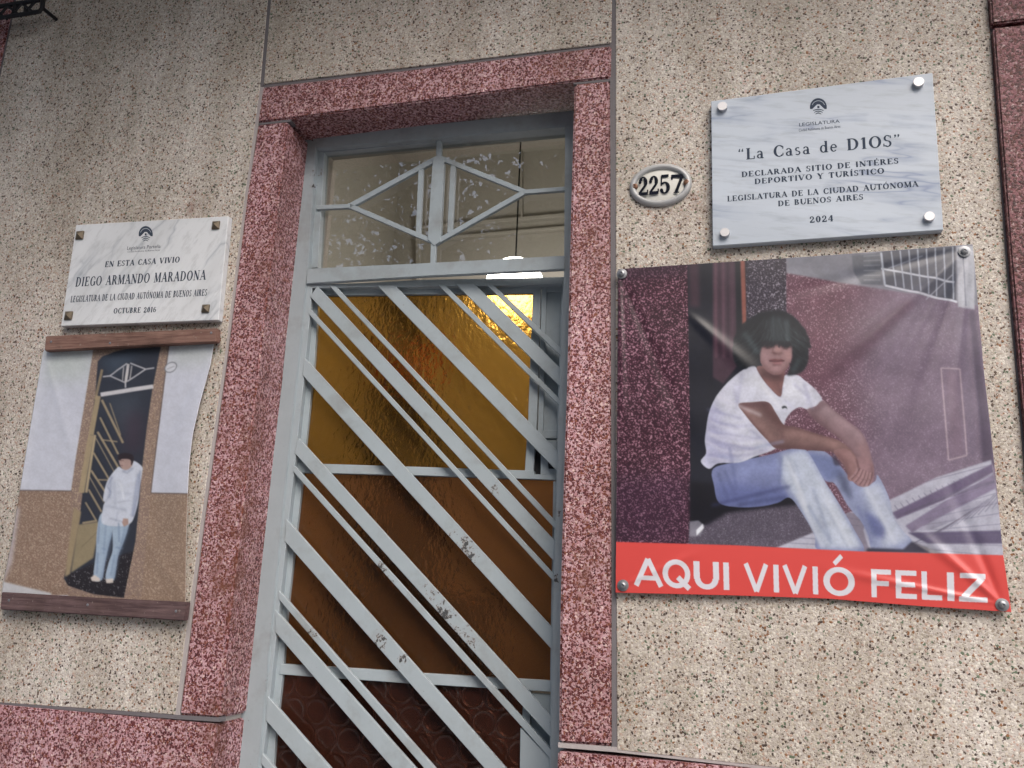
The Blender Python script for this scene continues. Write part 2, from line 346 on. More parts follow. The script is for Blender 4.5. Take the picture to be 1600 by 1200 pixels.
def strip(x0, y0, x1, y1, w, k=0.0, **kw):
    dx, dy = x1 - x0, y1 - y0; l = math.hypot(dx, dy); nx, ny = -dy / l * w / 2, dx / l * w / 2
    return bar([(x0 + nx, y0 + ny), (x1 + nx, y1 + ny), (x1 - nx, y1 - ny), (x0 - nx, y0 - ny)], pl=FR + .012 + k, **kw)
bar([(676, 247), (685.5, 241), (694, 247), (688, 377), (678, 384), (668, 374)], FR + .010, .016)
strip(685.8, 214, 685.4, 243, 8); strip(677, 380, 676, 412, 8)
strip(494, 324, 546, 321.5, 6.5); strip(818, 299.5, 883, 294.5, 6.5)
strip(543, 323, 684, 246, 7.5, .001); strip(543, 320, 676, 377, 7.5, .001)
strip(688, 246.5, 822, 300, 7.5, .001); strip(822, 298, 685, 376, 7.5, .001)
strip(657.5, 261, 653, 366, 7.5, .002); strip(708, 258, 702.5, 363, 8, .002)

# ------------------------------------------------------------------ the door leaf: grille of diagonal flats over an amber glazed casement
door = thing('door', 'grey metal door standing slightly ajar, diagonal flat bars over amber glass', None, P(479, 443, LP) - Vector((0, 0, 2.2)), parent=house)
G1 = back(LP, .022); G2 = back(LP, .034)
slab('stile', [(476, 443), (488, 444), (486, 470), (475, 589), (462, 712), (447, 848), (432, 990), (417, 1130), (404, 1240), (330, 1950), (314, 1950), (394, 1200), (418, 955), (438, 760), (458, 580)], LP, .03, M_PAINT, door, .0012)
slab('stile', [(878, 438), (890, 438), (884, 760), (878, 1200), (850, 1950), (838, 1950), (858.5, 1200), (862, 955), (868, 760), (873, 580)], LP, .03, M_PAINT, door, .0012)
slab('rail', [(480, 444.5), (570, 442), (660, 437), (884, 432.5), (884, 443.5), (771, 446), (591, 448.5), (488, 450)], LP, .034, M_PAINT, door, .0012)
BARS = [((498, 449), (874, 853), (487, 466), (874, 886)), ((526, 448.5), (874, 821), (516, 448.5), (874, 833.5)), ((619.5, 448), (876, 709.6), (591, 448), (876, 742)),
        ((696.7, 446.5), (878, 626.5), (685.5, 446.5), (878, 637.8)), ((743, 445), (880, 579.4), (713, 445), (880, 609)), ((771, 445), (882, 549.6), (760, 445), (882, 561.7)),
        ((486, 484), (870, 902.3), (484.5, 493), (870, 914)), ((478, 561), (868, 986.5), (475, 589), (868, 1021.3)), ((468, 686), (866, 1124.3), (462.7, 710.5), (866, 1158.6)),
        ((461, 728.5), (862, 1172.4), (459.7, 739), (862, 1188)), ((449, 813), (862, 1281.8), (447, 848), (862, 1320)), ((437.7, 925), (860, 1405), (437.7, 939), (860, 1430)),
        ((432, 955), (860, 1438), (432, 990), (860, 1487)), ((420, 1090), (858, 1592), (417.5, 1128), (858, 1640)), ((412, 1180), (856, 1695), (410, 1196), (856, 1712)), ((404, 1235), (854, 1760), (400, 1270), (854, 1806))]
for a, b, c, d in BARS:
    ex = 7 / math.hypot(b[0] - a[0], b[1] - a[1])
    a2 = (a[0] - (b[0] - a[0]) * ex * .5, a[1] - (b[1] - a[1]) * ex * .5); c2 = (c[0] - (d[0] - c[0]) * ex * .5, c[1] - (d[1] - c[1]) * ex * .5)
    slab('bar', [a2, b, d, c2], back(LP, -.003), .012, M_PAINT, door, .0011)
slab('kick_plate', [(813, 1137), (862, 1186), (856, 1700), (806, 1700)], back(LP, .002), .006, M_PAINT, door, .001)
# casement behind the bars
slab('casement_stile', [(484, 449), (499, 449), (490.5, 572), (477.7, 692), (470, 770), (459, 866), (449, 954), (442, 1050), (431, 1148), (424, 1240), (350, 1950), (330, 1950), (416, 1130), (445, 860), (461, 720), (475, 580)], G1, .02, M_PAINT, door, .001)
slab('casement_rail', [(498, 450), (845, 446), (845, 457.5), (660, 459.5), (498, 461.5)], G1, .02, M_PAINT, door, .001)
slab('casement_stile', [(832.5, 457), (845, 456.5), (841, 595), (838.5, 667), (833, 741), (820, 736), (825, 655), (828, 572)], G1, .02, M_PAINT, door, .001)
slab('rail', [(462, 722), (505, 724.7), (660, 729.5), (835, 735.5), (835, 741), (870, 741), (868, 750), (660, 743), (472, 738.5), (460, 738)], back(LP, .020), .022, M_PAINT, door, .001)
slab('rail', [(438, 1037), (630, 1049), (661, 1052), (862, 1063.5), (862, 1081), (790, 1077), (640, 1068), (440, 1054), (436, 1054)], back(LP, .020), .022, M_PAINT, door, .001)
slab('rail', [(380, 1560), (850, 1640), (850, 1665), (378, 1585)], back(LP, .020), .022, M_PAINT, door, .001)
slab('panel_stile', [(846.5, 446), (854.5, 446), (850.5, 595), (848.8, 672), (846, 703), (838, 703), (841, 660)], back(LP, .023), .02, M_PAINT, door, .001)
slab('inner_panel', [(854.2, 446), (884, 446), (880, 690), (848, 690)], back(LP, .032), .008, M_PAINT, door, .001)
slab('panel_rail', [(853, 446), (884, 446), (884, 455), (853, 456)], back(LP, .024), .02, M_PAINT, door, .001)
slab('panel_rail', [(848.8, 672), (880, 672), (879, 685), (846.5, 685)], back(LP, .024), .02, M_PAINT, door, .001)
slab('panel_rail', [(846.3, 688), (879, 688), (878, 706), (845.5, 706)], back(LP, .026), .02, M_PAINT, door, .001)
slab('casement_stile', [(864.5, 752), (872, 752), (866, 955), (864, 1064), (859.5, 1064), (861, 952)], G1, .02, M_PAINT, door, .001)
slab('casement_stile', [(818, 1079), (829, 1080), (822, 1400), (806, 1650), (798, 1650), (812, 1200)], G1, .02, M_PAINT, door, .001)
slab('inner_panel', [(831, 1083), (866, 1085), (858, 1650), (815, 1640)], back(LP, .03), .008, M_PAINT, door, .001)
slab('lock_plate', [(845, 708), (874, 708), (873, 741), (844.5, 741)], back(LP, .021), .02, M_PAINT, door, .0008)
slab('lock_recess', [(834, 700), (846, 700), (845, 742), (833, 742)], back(LP, .034), .01, M_IRON, door, 0)
slab('lock_hole', [(856, 721), (874, 720), (874, 733), (857, 732)], back(LP, .0185), .004, M_IRON, door, .0006)
slab('pane', [(484, 449), (838, 447), (824, 739), (464, 733)], G2, .004, M_AMBER, door, 0)
slab('pane', [(460, 728), (870, 743), (862, 1072), (434, 1048)], G2, .004, M_AMBER2, door, 0)
slab('pane', [(433, 1046), (824, 1073), (808, 1660), (370, 1590)], G2, .004, M_RING, door, 0)
slab('door_sheet', [(372, 1580), (856, 1655), (850, 1950), (318, 1950)], G2, .006, M_PAINT, door, 0)

# ------------------------------------------------------------------ hall behind the door
hall = tag(link(bpy.data.objects.new('entrance_hall', None), (-.85, .32, .12)), kind='structure')
box('hall_floor', -1.75, .35, .32, 1.9, 0, .12, M_HALLFLOOR, hall)
box('hall_wall', -1.83, -1.75, .32, 1.9, .12, 3.7, M_BEIGEIN, hall)
box('hall_wall', .35, .43, .32, 1.9, .12, 3.7, M_BEIGEIN, hall)
box('hall_wall', -1.83, .43, 1.9, 1.98, 0, 3.7, M_BEIGEIN, hall)
box('hall_ceiling', -1.83, .43, .32, 1.98, 3.62, 3.7, M_BEIGEIN, hall)
HB = 1.885
hd = slab('hall_door', [(566, 452), (650, 448), (700, 1500), (560, 1500)], 1.84, .05, M_DARKWOOD, hall, .003)
for q in ([(655, 352), (885, 332), (885, 338), (655, 358)], [(655, 372), (885, 352), (885, 357), (655, 377)], [(648, 335), (655, 335), (657, 460), (650, 460)], [(812, 215), (815, 215), (816, 340), (813, 340)],
          [(520, 240), (526, 240), (520, 420), (514, 420)], [(536, 240), (540, 240), (534, 420), (530, 420)], [(440, 150), (900, 110), (900, 118), (440, 158)]):
    slab('moulding', q, HB - .02, .035, M_BEIGEIN, hall, .003)
lamp = thing('globe_lamp', 'lit white globe lamp in the hall, glimpsed above the ajar door', 'lamp', P(804, 447, 1.3))
lc = P(804, 447, 1.3); lr = 48 * 3.45 / FPX
bm = bmesh.new(); lathe(bm, lc, Vector((0, 0, 1)), [(lr * math.sin(math.pi * i / 16), -lr * math.cos(math.pi * i / 16)) for i in range(17)], 32); mesh_obj('globe', bm, M_LAMP, lamp, smooth=True)
bm = bmesh.new(); tube(bm, [lc + Vector((0, 0, lr * .98)), Vector((lc.x, lc.y, 3.62))], .0035); mesh_obj('rod', bm, M_IRON, lamp)
bm = bmesh.new(); lathe(bm, Vector((lc.x, lc.y, 3.62)), Vector((0, 0, -1)), [(0, 0), (.05, 0), (.045, .02), (0, .03)], 20); mesh_obj('ceiling_rose', bm, M_IRON, lamp)
cab = thing('cabinet', 'dark low cabinet blurred behind the lower amber glass', 'cabinet', (P(610, 925, 1.2).x, 1.2, .12))
x0, x1, zt = P(528, 925, 1.1).x, P(735, 925, 1.1).x, P(610, 925, 1.1).z
box('carcass', x0, x1, 1.1, 1.45, .12, zt - .03, M_DARKWOOD, cab, .004); box('top', x0 - .02, x1 + .02, 1.08, 1.47, zt - .03, zt, M_DARKWOOD, cab, .004)
fl = thing('flower_bunch', 'orange flowers blurred behind the upper amber glass', 'flowers', P(640, 640, 1.5))
for i in range(26):
    px, py = random.choice([(598, 545), (612, 590), (628, 575), (625, 605), (660, 570), (668, 590), (655, 555), (672, 560)])
    c = P(px + random.uniform(-8, 8), py + random.uniform(-14, 14), 1.5 + random.uniform(-.03, .03)); bm = bmesh.new()
    lathe(bm, c, Vector((random.uniform(-.4, .4), -1, random.uniform(-.4, .4))), [(0, 0), (.012, .006), (.024, .016), (.022, .02), (0, .012)], 10); mesh_obj('bloom', bm, M_ORANGE, fl)
bm = bmesh.new()
for q in ((600, 545), (630, 580), (665, 565), (670, 600)): tube(bm, [P(*q, 1.5), P(640, 690, 1.5), P(640, 720, 1.5)], .004, 6)
mesh_obj('stems', bm, M_DARKWOOD, fl)
bm = bmesh.new(); lathe(bm, P(640, 790, 1.5), Vector((0, 0, 1)), [(0, 0), (.05, 0), (.07, .1), (.04, .2), (.045, .25), (.03, .25), (.02, .2), (0, .05)], 20); mesh_obj('vase', bm, M_DARKWOOD, fl)
zp = P(640, 790, 1.5).z; xp = P(640, 790, 1.5).x
box('pedestal', xp - .12, xp + .12, 1.5 - .12 + .02, 1.62, .12, zp, M_DARKWOOD, fl, .004)

# ------------------------------------------------------------------ lettering
T_, t_ = .17, .065
def vst(x, y0=0, y1=1, w=T_, sf=1):
    r = [('l', x, y0, x, y1, w)]
    if sf and y0 == 0: r.append(('l', x - .15, .025, x + .15, .025, .05))
    if sf and y1 == 1: r.append(('l', x - .15, .975, x + .15, .975, .05))
    return r
def sf(x, y): return [('l', x - .15, y + (.025 if y < .5 else -.025), x + .15, y + (.025 if y < .5 else -.025), .05)]
def H(y, x0, x1, w=t_): return [('l', x0, y, x1, y, w)]
def D(x0, y0, x1, y1, w): return [('l', x0, y0, x1, y1, w)]
def A(cx, cy, rx, ry, a0=0, a1=360): return [('a', cx, cy, rx, ry, a0, a1)]
SER = {
 'A': (.82, D(.09, 0, .40, 1, t_) + D(.38, 1, .72, 0, T_) + H(.34, .2, .58) + sf(.09, 0) + sf(.72, 0)),
 'B': (.72, vst(.17) + H(.97, .1, .34) + H(.53, .2, .36) + H(.03, .1, .34) + A(.32, .755, .27, .245, -90, 90) + A(.32, .275, .34, .275, -90, 90)),
 'C': (.78, A(.45, .5, .41, .52, 45, 315) + D(.71, .9, .71, .66, t_) + D(.71, .10, .71, .3, t_)),
 'D': (.84, vst(.17) + H(.97, .1, .38) + H(.03, .1, .38) + A(.36, .5, .44, .5, -90, 90)),
 'E': (.70, vst(.17) + H(.97, .1, .6) + H(.03, .1, .62) + H(.52, .2, .46) + D(.6, 1, .6, .78, t_) + D(.62, 0, .62, .24, t_) + D(.46, .62, .46, .42, t_)),
 'G': (.84, A(.45, .5, .41, .52, 45, 325) + D(.71, .9, .71, .66, t_) + D(.72, .05, .72, .42, T_) + H(.42, .56, .86)),
 'I': (.38, vst(.19)), 'L': (.66, vst(.17) + H(.03, .1, .6) + D(.6, 0, .6, .28, t_)),
 'M': (1.0, D(.14, 0, .14, 1, t_) + D(.16, 1, .48, .05, T_) + D(.48, .05, .80, 1, t_) + D(.84, 0, .84, 1, T_) + sf(.14, 0) + sf(.84, 0) + H(.975, .03, .2, .05) + H(.975, .8, .97, .05)),
 'N': (.86, D(.14, 0, .14, 1, t_) + D(.15, .96, .70, .04, T_) + D(.72, 0, .72, 1, t_) + sf(.14, 0) + sf(.72, 1) + H(.975, .02, .2, .05)),
 'O': (.88, A(.44, .5, .42, .52)), 'P': (.68, vst(.17) + H(.97, .1, .34) + H(.47, .2, .34) + A(.33, .72, .31, .28, -90, 90)),
 'R': (.80, vst(.17) + H(.97, .1, .34) + H(.50, .2, .36) + A(.33, .74, .30, .26, -90, 90) + D(.38, .52, .68, .03, .15) + H(.025, .62, .8, .05)),
 'S': (.60, A(.30, .745, .25, .265, 35, 270) + A(.30, .27, .27, .28, -145, 90) + D(.51, .95, .51, .72, t_) + D(.05, .05, .05, .3, t_)),
 'T': (.74, vst(.37) + H(.97, .05, .69) + D(.06, 1, .06, .74, t_) + D(.68, 1, .68, .74, t_)),
 'U': (.84, D(.17, .3, .17, 1, T_) + A(.435, .34, .35, .36, 180, 360) + D(.75, .3, .75, 1, t_) + sf(.17, 1) + sf(.75, 1)),
 'V': (.80, D(.1, 1, .40, .02, T_) + D(.42, .02, .70, 1, t_) + sf(.1, 1) + sf(.70, 1)),
 'Y': (.78, D(.1, 1, .38, .48, T_) + D(.40, .48, .66, 1, t_) + D(.38, .5, .38, 0, T_) + sf(.1, 1) + sf(.66, 1) + sf(.38, 0)),
 '0': (.66, A(.32, .5, .30, .52)), '1': (.46, D(.24, 0, .24, 1, T_) + sf(.24, 0) + D(.05, .84, .24, .98, t_)),
 '2': (.66, A(.30, .70, .27, .31, -30, 165) + D(.47, .56, .08, .1, .11) + H(.07, .04, .60, .14) + D(.58, .1, .58, .28, t_) + [('c', .12, .70, .095)]),
 '4': (.68, D(.44, 0, .44, 1, T_) + D(.40, .96, .05, .3, t_) + H(.29, .04, .64) + sf(.44, 0)),
 '5': (.64, A(.29, .31, .31, .33, -150, 140) + H(.95, .10, .52, .12) + D(.11, .98, .09, .42, t_) + [('c', .11, .2, .095)]),
 '6': (.66, A(.32, .30, .30, .31) + A(.42, .5, .40, .5, 100, 200) + [('c', .5, .85, .07)]),
 '7': (.62, H(.93, .06, .60, .14) + D(.58, .9, .26, 0, .12) + D(.075, 1, .075, .74, t_)),
 'a': (.56, D(.38, .0, .38, .45, .14) + A(.24, .46, .21, .22, 0, 160) + A(.24, .19, .21, .20) + H(.03, .38, .52, .06)),
 's': (.46, A(.22, .505, .18, .175, 35, 270) + A(.22, .18, .20, .19, -145, 90)),
 'd': (.62, D(.46, 0, .46, 1, .14) + A(.27, .33, .25, .34) + H(.03, .4, .6, .05) + H(.97, .34, .5, .05)),
 'e': (.54, A(.27, .33, .24, .34, 10, 320) + H(.36, .1, .48)),
 '“': (.50, [('c', .12, .80, .075), ('c', .34, .80, .075)] + D(.09, .82, .16, 1.0, .06) + D(.31, .82, .38, 1.0, .06)),
 '”': (.50, [('c', .14, .92, .075), ('c', .36, .92, .075)] + D(.18, .9, .10, .74, .06) + D(.40, .9, .32, .74, .06)),
 ' ': (.45, [])}
for ac, bs, xa in (('Ó', 'O', .42), ('É', 'E', .34), ('Í', 'I', .17)): SER[ac] = (SER[bs][0], SER[bs][1] + D(xa, 1.08, xa + .14, 1.28, .09))
def glyph(els, heavy=1.0, T=T_, t=t_, whole=False):
    out = []
    for e in els:
        if e[0] == 'l':
            _, x0, y0, x1, y1, ww = e; l = math.hypot(x1 - x0, y1 - y0) or 1; ww *= heavy; nx, ny = -(y1 - y0) / l * ww / 2, (x1 - x0) / l * ww / 2
            out.append([(x0 + nx, y0 + ny), (x1 + nx, y1 + ny), (x1 - nx, y1 - ny), (x0 - nx, y0 - ny)])
        elif e[0] == 'a':
            _, cx, cy, rx, ry, a0, a1 = e; n = max(6, int(abs(a1 - a0) / 15))
            an = [math.radians(a0 + (a1 - a0) * i / n) for i in range(n + 1)]; th, tn = T * heavy, t * heavy
            if whole: out.append([(cx + rx * math.cos(p), cy + ry * math.sin(p)) for p in an] + [(cx + (rx - th) * math.cos(p), cy + (ry - tn) * math.sin(p)) for p in an[::-1]]); continue
            for p, q in zip(an, an[1:]):
                out.append([(cx + rx * math.cos(p), cy + ry * math.sin(p)), (cx + rx * math.cos(q), cy + ry * math.sin(q)),
                            (cx + (rx - th) * math.cos(q), cy + (ry - tn) * math.sin(q)), (cx + (rx - th) * math.cos(p), cy + (ry - tn) * math.sin(p))])
        else:
            _, cx, cy, r = e; out.append([(cx + r * math.cos(a), cy + r * math.sin(a)) for a in [k * math.pi / 6 for k in range(12)]])
    return out
def serif_line(name, text, a, b, h, pl, parent, mat, heavy=1.0, gap=.10, name_=None):
    """engraved line: baseline from photo point a to b, cap height h in photo pixels"""
    A3, B3 = P(*a, pl), P(*b, pl); ex = (B3 - A3); L = ex.length; ex.normalize()
    up = Vector((0, 0, 1)); up = (up - ex * up.dot(ex)).normalized(); up = Vector((0, 0, 1))
    hh = (P(a[0], a[1] - h, pl) - A3).length
    tot = sum(SER[c][0] + gap for c in text) - gap; sx = L / tot
    big = h > 12; bm = bmesh.new(); x = 0.0; k = 0; n = nrm(pl)
    for c in text:
        wd, els = SER[c]; z = 0
        if big and k and len(bm.verts): mesh_obj('letter', bm, mat, parent); bm = bmesh.new()
        thin = {'a': .62, 's': .56, 'e': .62, 'd': .70, 'S': .74, '2': .8, '6': .8, '5': .8}.get(c, 1.0)
        for poly in glyph(els, heavy, T_ * thin):
            k += 1; z += 1
            off = n * (.00025 + .000012 * (z % 24))
            vv = [bm.verts.new(A3 + ex * ((x + px) * sx) + up * (py * hh) + off) for px, py in poly]
            f = bm.faces.new(vv); f.normal_update()
            if f.normal.dot(n) < 0: f.normal_flip()
        x += wd + gap
    return mesh_obj('letter', bm, mat, parent) if big else tag(mesh_obj('lettering', bm, mat, parent), kind='stuff')
def sans_line(text, a, b, h, pl, parent, mat):
    cu = bpy.data.curves.new('t', 'FONT'); cu.body = text; cu.resolution_u = 2; ob = bpy.data.objects.new('t', cu); C.objects.link(ob)
    bpy.context.view_layer.update(); dg = bpy.context.evaluated_depsgraph_get(); me = ob.evaluated_get(dg).to_mesh()
    co = [tuple(v.co) for v in me.vertices]; fc = [tuple(p.vertices) for p in me.polygons]; ob.evaluated_get(dg).to_mesh_clear(); bpy.data.objects.remove(ob); bpy.data.curves.remove(cu)
    A3, B3 = P(*a, pl), P(*b, pl); ex = B3 - A3; hh = (P(a[0], a[1] - h, pl) - A3).length; n = nrm(pl)
    mx = max(c[0] for c in co); bm = bmesh.new(); vv = [bm.verts.new(A3 + ex * (c[0] / mx) + Vector((0, 0, c[1] / .70 * hh)) + n * .0003) for c in co]
    for f in fc:
        g = bm.faces.new([vv[i] for i in f]); g.normal_update()
        if g.normal.dot(n) < 0: g.normal_flip()
    return tag(mesh_obj('lettering', bm, mat, parent), kind='stuff')
def emblem(cx, cy, rx, ry, pl, parent, mat, light):
    """round seal: dark ring sky over a pale domed pavilion and curved stripes"""
    n = nrm(pl); em = None
    def poly(bm, pts, k):
        f = bm.faces.new([bm.verts.new(P(x, y, pl) + n * (.0003 + .00004 * k)) for x, y in pts]); f.normal_update()
        if f.normal.dot(n) < 0: f.normal_flip()
    R = 32; bm = bmesh.new()
    el = lambda s, a0=0, a1=360, kx=1, ky=1: [(cx + rx * s * kx * math.cos(math.radians(a0 + (a1 - a0) * i / R)), cy - ry * s * ky * math.sin(math.radians(a0 + (a1 - a0) * i / R)) - (cx - cx) * 0) for i in range(R + 1)]
    o = el(1, -12, 192); poly(bm, o, 0)
    em = mesh_obj('emblem', bm, mat, parent)
    bm = bmesh.new()
    w_ = rx
    poly(bm, [(cx - .78 * w_, cy + .25 * ry), (cx - .35 * w_, cy - .12 * ry), (cx - .16 * w_, cy - .3 * ry), (cx + .16 * w_, cy - .3 * ry), (cx + .35 * w_, cy - .12 * ry), (cx + .78 * w_, cy + .25 * ry)], 1)
    for s, yy in ((.80, .1),):
        a = el(s, 20, 160, 1, .92); bq = el(s - .05, 160, 20, 1, .92); poly(bm, a + bq, 1)
    mesh_obj('emblem_relief', bm, light, em)
    bm = bmesh.new()
    poly(bm, [(cx - .13 * w_, cy + .12 * ry), (cx - .13 * w_, cy - .14 * ry), (cx + .13 * w_, cy - .14 * ry), (cx + .13 * w_, cy + .12 * ry)], 3)
    for i, (hw, y0) in enumerate(((.62, .36), (.50, .56), (.34, .76))):
        pts = [(cx + w_ * hw * s, cy + ry * (y0 - .16 * (1 - s * s))) for s in [j / 6 - 1 for j in range(13)]]
        low = [(cx + w_ * hw * s, cy + ry * (y0 + .08 - .14 * (1 - s * s))) for s in [1 - j / 6 for j in range(13)]]
        poly(bm, pts + low, 3)
    mesh_obj('emblem_stripes', bm, mat, em)

# ------------------------------------------------------------------ plaques
pq = -.022
pl_r = thing('plaque', 'larger bluish marble plaque reading La Casa de D1OS, above the wide banner', 'plaque', P(1290, 385, pq), 'marble plaques')
slab('marble_slab', [(1111, 158), (1457, 113.6), (1474, 359), (1113.5, 384.5)], pq, .021, M_MARB_R, pl_r, .0012)
for i, (x, y) in enumerate(((1129, 169.3), (1434.4, 131.5), (1132.8, 365.6), (1451, 340.7))):
    c = P(x, y, pq); r = 7 / FPX * (c - Vector((0, -DC, ZC))).length; bm = bmesh.new()
    lathe(bm, c, Vector((0, -1, 0)), [(r, -.001), (r, .010), (r * .94, .0115), (0, .0115)], 28); mesh_obj('bolt', bm, M_STEEL, pl_r)
for t, a, b, h in (('“La Casa de D1OS”', (1153, 250.6), (1408, 227.5), 17.5), ('DECLARADA SITIO DE INTÉRES', (1158.7, 276.9), (1404.2, 255.4), 8.4), ('DEPORTIVO Y TURÍSTICO', (1179, 287.9), (1382, 271), 8.4),
                   ('LEGISLATURA DE LA CIUDAD AUTÓNOMA', (1136.4, 315), (1435, 291.6), 8.6), ('DE BUENOS AIRES', (1215.7, 322.5), (1349, 311.8), 8.6), ('2024', (1265, 348.2), (1302.6, 345.8), 9.8)):
    serif_line('', t, a, b, h, pq, pl_r, M_INK, 1.15 if h > 12 else 1.3)
sans_line('LEGISLATURA', (1248, 197.8), (1312, 191.8), 5.4, pq, pl_r, M_INK)
sans_line('Ciudad Autónoma de Buenos Aires', (1248, 205.8), (1313, 199.4), 4.4, pq, pl_r, M_INK)
emblem(1278.7, 167.5, 13.2, 14, pq, pl_r, M_INK, M_MARB_R)

pl_l = thing('plaque', 'smaller white marble plaque reading DIEGO ARMANDO MARADONA, left of the door', 'plaque', P(225, 505, pq), 'marble plaques')
slab('marble_slab', [(118.7, 351.5), (357, 337.5), (341, 500), (94.8, 509.5)], pq, .021, M_MARB_L, pl_l, .0014)
for x, y in ((125.5, 368), (338, 352.5), (108, 493.5), (322, 482.5)):
    c = P(x, y, pq); r = 6 / FPX * (c - Vector((0, -DC, ZC))).length; bm = bmesh.new()
    f = [c + Vector((sx * r, 0.001, sz * r)) for sx, sz in ((-1, -1), (1, -1), (1, 1), (-1, 1))]; g = [p + Vector((0, -.005, 0)) for p in f]; ap = c + Vector((0, -.0125, 0))
    vf = [bm.verts.new(p) for p in f]; vg = [bm.verts.new(p) for p in g]; va = bm.verts.new(ap)
    for i in range(4): bm.faces.new((vf[i], vf[(i + 1) % 4], vg[(i + 1) % 4], vg[i])); bm.faces.new((vg[i], vg[(i + 1) % 4], va))
    bm.faces.new(vf[::-1]); mesh_obj('bolt', bm, M_BRONZE, pl_l)
for t, a, b, h, hv in (('EN ESTA CASA VIVIO', (163.7, 417.5), (280.5, 410), 8.6, 1.4), ('DIEGO ARMANDO MARADONA', (117.5, 448), (321, 437), 14.2, 1.2),
                       ('LEGISLATURA DE LA CIUDAD AUTÓNOMA DE BUENOS AIRES', (110, 472.5), (323, 462), 9.6, 1.4), ('OCTUBRE 2016', (177, 490), (243.7, 487.8), 8.2, 1.4)):
    serif_line('', t, a, b, h, pq, pl_l, M_INK, hv)
sans_line('Legislatura Porteña', (198, 390.5), (250.7, 387.3), 5.4, pq, pl_l, M_INK)
sans_line('Ciudad Autónoma de Buenos Aires', (199, 394.6), (249.5, 391.8), 2.4, pq, pl_l, M_INK)
emblem(227.8, 366.5, 11, 13.2, pq, pl_l, M_INK, M_MARB_L)

# ------------------------------------------------------------------ house number
nb = thing('number_plate', 'oval white enamel house number 2257 in a grey rim', 'house number', P(1032, 322, 0))
c0 = P(1032.3, 290.5, 0); ex = (P(1081, 287, 0) - P(984, 294, 0)); a_ = ex.length / 2; ex.normalize(); ez = Vector((-ex.z, 0, ex.x)); b_ = (P(1032, 257.5, 0) - P(1032, 323.5, 0)).length / 2
def oval(bm, prof, n=64):
    rings = []
    for s, off, yo in prof:
        if s == 0: rings.append([bm.verts.new(c0 + Vector((0, yo, 0)))]); continue
        rings.append([bm.verts.new(c0 + ex * ((a_ + off) * s * math.cos(t)) + ez * ((b_ + off) * s * math.sin(t)) + Vector((0, yo, 0))) for t in [2 * math.pi * i / n for i in range(n)]])
    for p, q in zip(rings, rings[1:]):
        for i in range(n):
            j = (i + 1) % n
            bm.faces.new((p[i], p[j], q[0]) if len(q) == 1 else (p[i], p[j], q[j], q[i]))
    bmesh.ops.recalc_face_normals(bm, faces=bm.faces)
bm = bmesh.new(); oval(bm, [(1, 0, -.0005), (1, 0, -.006), (1, -.003, -.010), (1, -.008, -.0125), (1, -.0125, -.011), (1, -.015, -.006), (1, -.015, -.003)]); mesh_obj('rim', bm, M_RIM, nb, smooth=True)
bm = bmesh.new(); oval(bm, [(1, -.0135, -.004), (.8, -.0135, -.0062), (.5, -.012, -.0082), (0, 0, -.009)]); mesh_obj('enamel_face', bm, M_ENAMEL, nb, smooth=True)
for ch, x0, x1, yb, yt in (('2', 997, 1013, 305.3, 276.5), ('2', 1013.6, 1029.6, 303.6, 275), ('5', 1030.6, 1047, 302.2, 273.8), ('7', 1047.4, 1066, 301.4, 273)):
    wd = SER[ch][0] - .04; bm = bmesh.new()
    els = SER[ch][1] + (H(.03, .16, .44, .05) if ch == '7' else [])
    for z, poly in enumerate(glyph(els, 1.25)):
        pts = [P(x0 + (x1 - x0) * (px / wd), yb + (yt - yb) * py - 1.5 * (px / wd - .5), -.0095) + Vector((0, -.00008 * (z % 20), 0)) for px, py in poly]
        f = bm.faces.new([bm.verts.new(p) for p in pts]); f.normal_update()
        if f.normal.y > 0: f.normal_flip()
    mesh_obj('numeral', bm, M_INKDK, nb)
for x, y in ((992, 291.5), (1072.5, 284.8)):
    c = P(x, y, -.008); bm = bmesh.new(); lathe(bm, c, Vector((0, -1, 0)), [(.0075, -.002), (.0075, .001), (.006, .004), (.003, .0055), (.003, .0035), (0, .0035)], 20); mesh_obj('screw', bm, M_RUST, nb)

